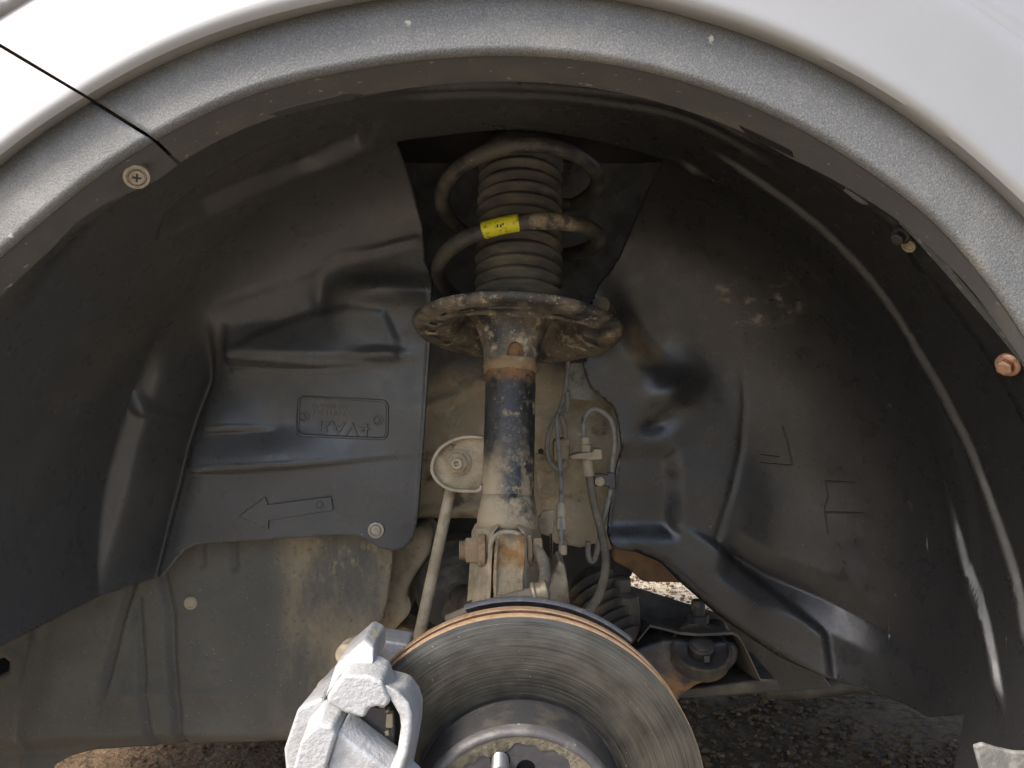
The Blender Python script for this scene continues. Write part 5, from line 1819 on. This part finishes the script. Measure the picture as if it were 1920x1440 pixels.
la = thing('lower_mount', 'tan dusty casting behind the right edge of the splash shield', 'casting', K(760, 1150, 0.86))
b = MB()
b.prism([K(px, py, 0.86) for px, py in [(725, 1005), (795, 985), (812, 1000), (806, 1040), (786, 1068), (772, 1090), (762, 1110), (764, 1140), (766, 1155), (750, 1172), (730, 1192), (700, 1205), (700, 1100)]], 0.93)
obj('casting_body', b, m_mudpale, la, bevel=0.012, seg=4)
b = MB().lathe(K(742, 1138, 0.86), (0.15, -1, 0.1), [(0.0185, -0.02), (0.0175, -0.004), (0.012, 0.000), (0.006, 0.001), (0.0001, 0.001)], 28)
obj('casting_boss', b, m_mudpale, la)
b = MB()
b.prism([K(px, py, 0.90) for px, py in [(700, 1195), (752, 1172), (778, 1186), (800, 1260), (690, 1260)]], 0.96)
obj('casting_foot', b, m_mud, la, bevel=0.006)

kb = MB()
kb.prism([K(px, py, 0.70) for px, py in [(884, 1140), (888, 1060), (925, 1050), (1000, 1050), (1060, 1080), (1075, 1180), (1080, 1260), (880, 1260)]], 0.76)
obj('knuckle_body', kb, m_mud, knuckle, bevel=0.012, seg=3)

tr = MB()
ta = (K(1110, 1100, 0.84) - K(1175, 1215, 0.80))
pr = [(0.012, 0)]
for k in range(7):
    pr += [(0.019 + 0.001 * k, 0.004 + k * 0.011), (0.024 + 0.001 * k, 0.009 + k * 0.011), (0.019 + 0.001 * k, 0.0135 + k * 0.011)]
tr.lathe(K(1172, 1210, 0.80), ta, pr + [(0.014, 0.09)], 32)
tag(obj('steering_boot', tr, m_cv), 'dark ribbed steering rack boot behind the right of the disc', 'steering boot')
b = MB()
b.lathe(K(1165, 1135, 0.83), (0, 0, 1), [(0.022, -0.03), (0.020, 0), (0.019, 0.012), (0.013, 0.016), (0.0105, 0.017), (0.0105, 0.030), (0.008, 0.032)], 24)
tag(obj('ball_joint_cap', b, m_subframe), 'dull capped joint standing above the steering boot', 'joint')

sub = thing('subframe', 'dusty black steel subframe bracket right of the disc', 'subframe', K(1330, 1300, 0.86))
# rear plate whose top edge borders the sunlit gap
b = MB()
b.prism([K(px, py, 0.93) for px, py in [(1182, 1100), (1215, 1110), (1300, 1137), (1346, 1151), (1500, 1200), (1560, 1290), (1463, 1299), (1380, 1304), (1270, 1310), (1190, 1240), (1175, 1160)]], 0.937)
obj('rear_plate', b, m_subframe, sub, bevel=0.002)
b = MB()
b.prism([K(px, py, 0.840) for px, py in [(1240, 1296), (1275, 1309), (1300, 1308), (1380, 1303), (1463, 1298), (1462, 1279), (1440, 1272), (1380, 1280), (1300, 1290)]], 0.93)
obj('floor_plate', b, m_subframe, sub, bevel=0.003)
# folded upper strap
strap = [(1196, 1204), (1219, 1176), (1245, 1182), (1275, 1190), (1310, 1193), (1375, 1190), (1385, 1196), (1396, 1214), (1412, 1248), (1426, 1278), (1456, 1279)]
b = MB()
vs_, fs = [], []
for px, py in strap:
    p_ = K(px, py, 0.800)
    dep = 0.13
    vs_ += [p_, p_ + Vector((0, dep, -0.027)), p_ + Vector((0, dep, -0.024)), p_ + Vector((0, 0, 0.0028))]
for i in range(len(strap) - 1):
    for k in range(4):
        fs.append((i * 4 + k, i * 4 + (k + 1) % 4, (i + 1) * 4 + (k + 1) % 4, (i + 1) * 4 + k))
fs += [(0, 1, 2, 3), tuple(range((len(strap) - 1) * 4, len(strap) * 4))]
b.add(vs_, fs)
obj('upper_strap', b, m_subframe, sub, sharp=30)
b = MB()
b.lathe(K(1309, 1178, 0.850), (0, 0, 1), [(0.026, 0.0), (0.026, 0.002), (0.016, 0.0035), (0.0135, 0.0045), (0.0135, 0.006)], 30)
b.hexa(K(1309, 1178, 0.850), (0, 0, 1), 0.0125, 0.005, 0.0165)
b.lathe(K(1309, 1178, 0.850), (0, 0, 1), [(0.0078, 0.016), (0.0078, 0.030), (0.0068, 0.032)], 20)
obj('subframe_bolt', b, m_subframe, sub)

arm = thing('control_arm', 'black lower control arm with rust on its underside, right of the disc', 'control arm', K(1320, 1290, 0.84))
b = MB()
tp = [(1150, 1236), (1206, 1214), (1244, 1202), (1275, 1201), (1300, 1206), (1340, 1206), (1366, 1203), (1382, 1210), (1388, 1224), (1382, 1244), (1366, 1260), (1340, 1274), (1308, 1286), (1286, 1300), (1272, 1316), (1250, 1345), (1180, 1340)]
front = [K(px, py, 0.815) for px, py in tp]
b.prism(front, [p_ + Vector((0.002, 0.055, 0.010)) for p_ in front])
obj('arm_body', b, m_arm, arm, bevel=0.012, seg=4)
b = MB()
bc = K(1314, 1216, 0.812)
bax = Vector((0, -0.50, 0.86)).normalized()
b.lathe(bc, bax, [(0.0325, -0.014), (0.0325, 0.002), (0.0310, 0.0035), (0.0292, 0.0035), (0.0285, 0.001), (0.0285, -0.006), (0.0140, -0.006), (0.0140, 0.006), (0.0100, 0.008), (0.0060, 0.008)], 44)
bush = obj('bushing', b, m_cv, arm)
b = MB()
b.hexa(bc, bax, 0.0120, -0.004, 0.010)
b.box(bc + Vector((0.002, -0.016, -0.005)), (0.006, 0.004, 0.007))
obj('bushing_bolt', b, m_subframe, bush)

ex = MB()
ex.tube(smooth_path([K(1430, 1290, 1.02), K(1500, 1290, 1.02), K(1600, 1280, 1.02), K(1700, 1265, 1.02)], 6), 0.014, 20)
tag(obj('rear_cross_pipe', ex, m_subframe), 'dull brown pipe running behind the subframe bracket corner', 'pipe')
bw = MB()
bw.prism([K(px, py, 0.93) for px, py in [(1150, 1000), (1300, 1000), (1330, 1100), (1290, 1094), (1206, 1092), (1180, 1068), (1150, 1052)]], 0.95)
tag(obj('floor_rail', bw, m_brown, bevel=0.004), 'brown dusty rail above the sunlit gap under the car', 'car panel')
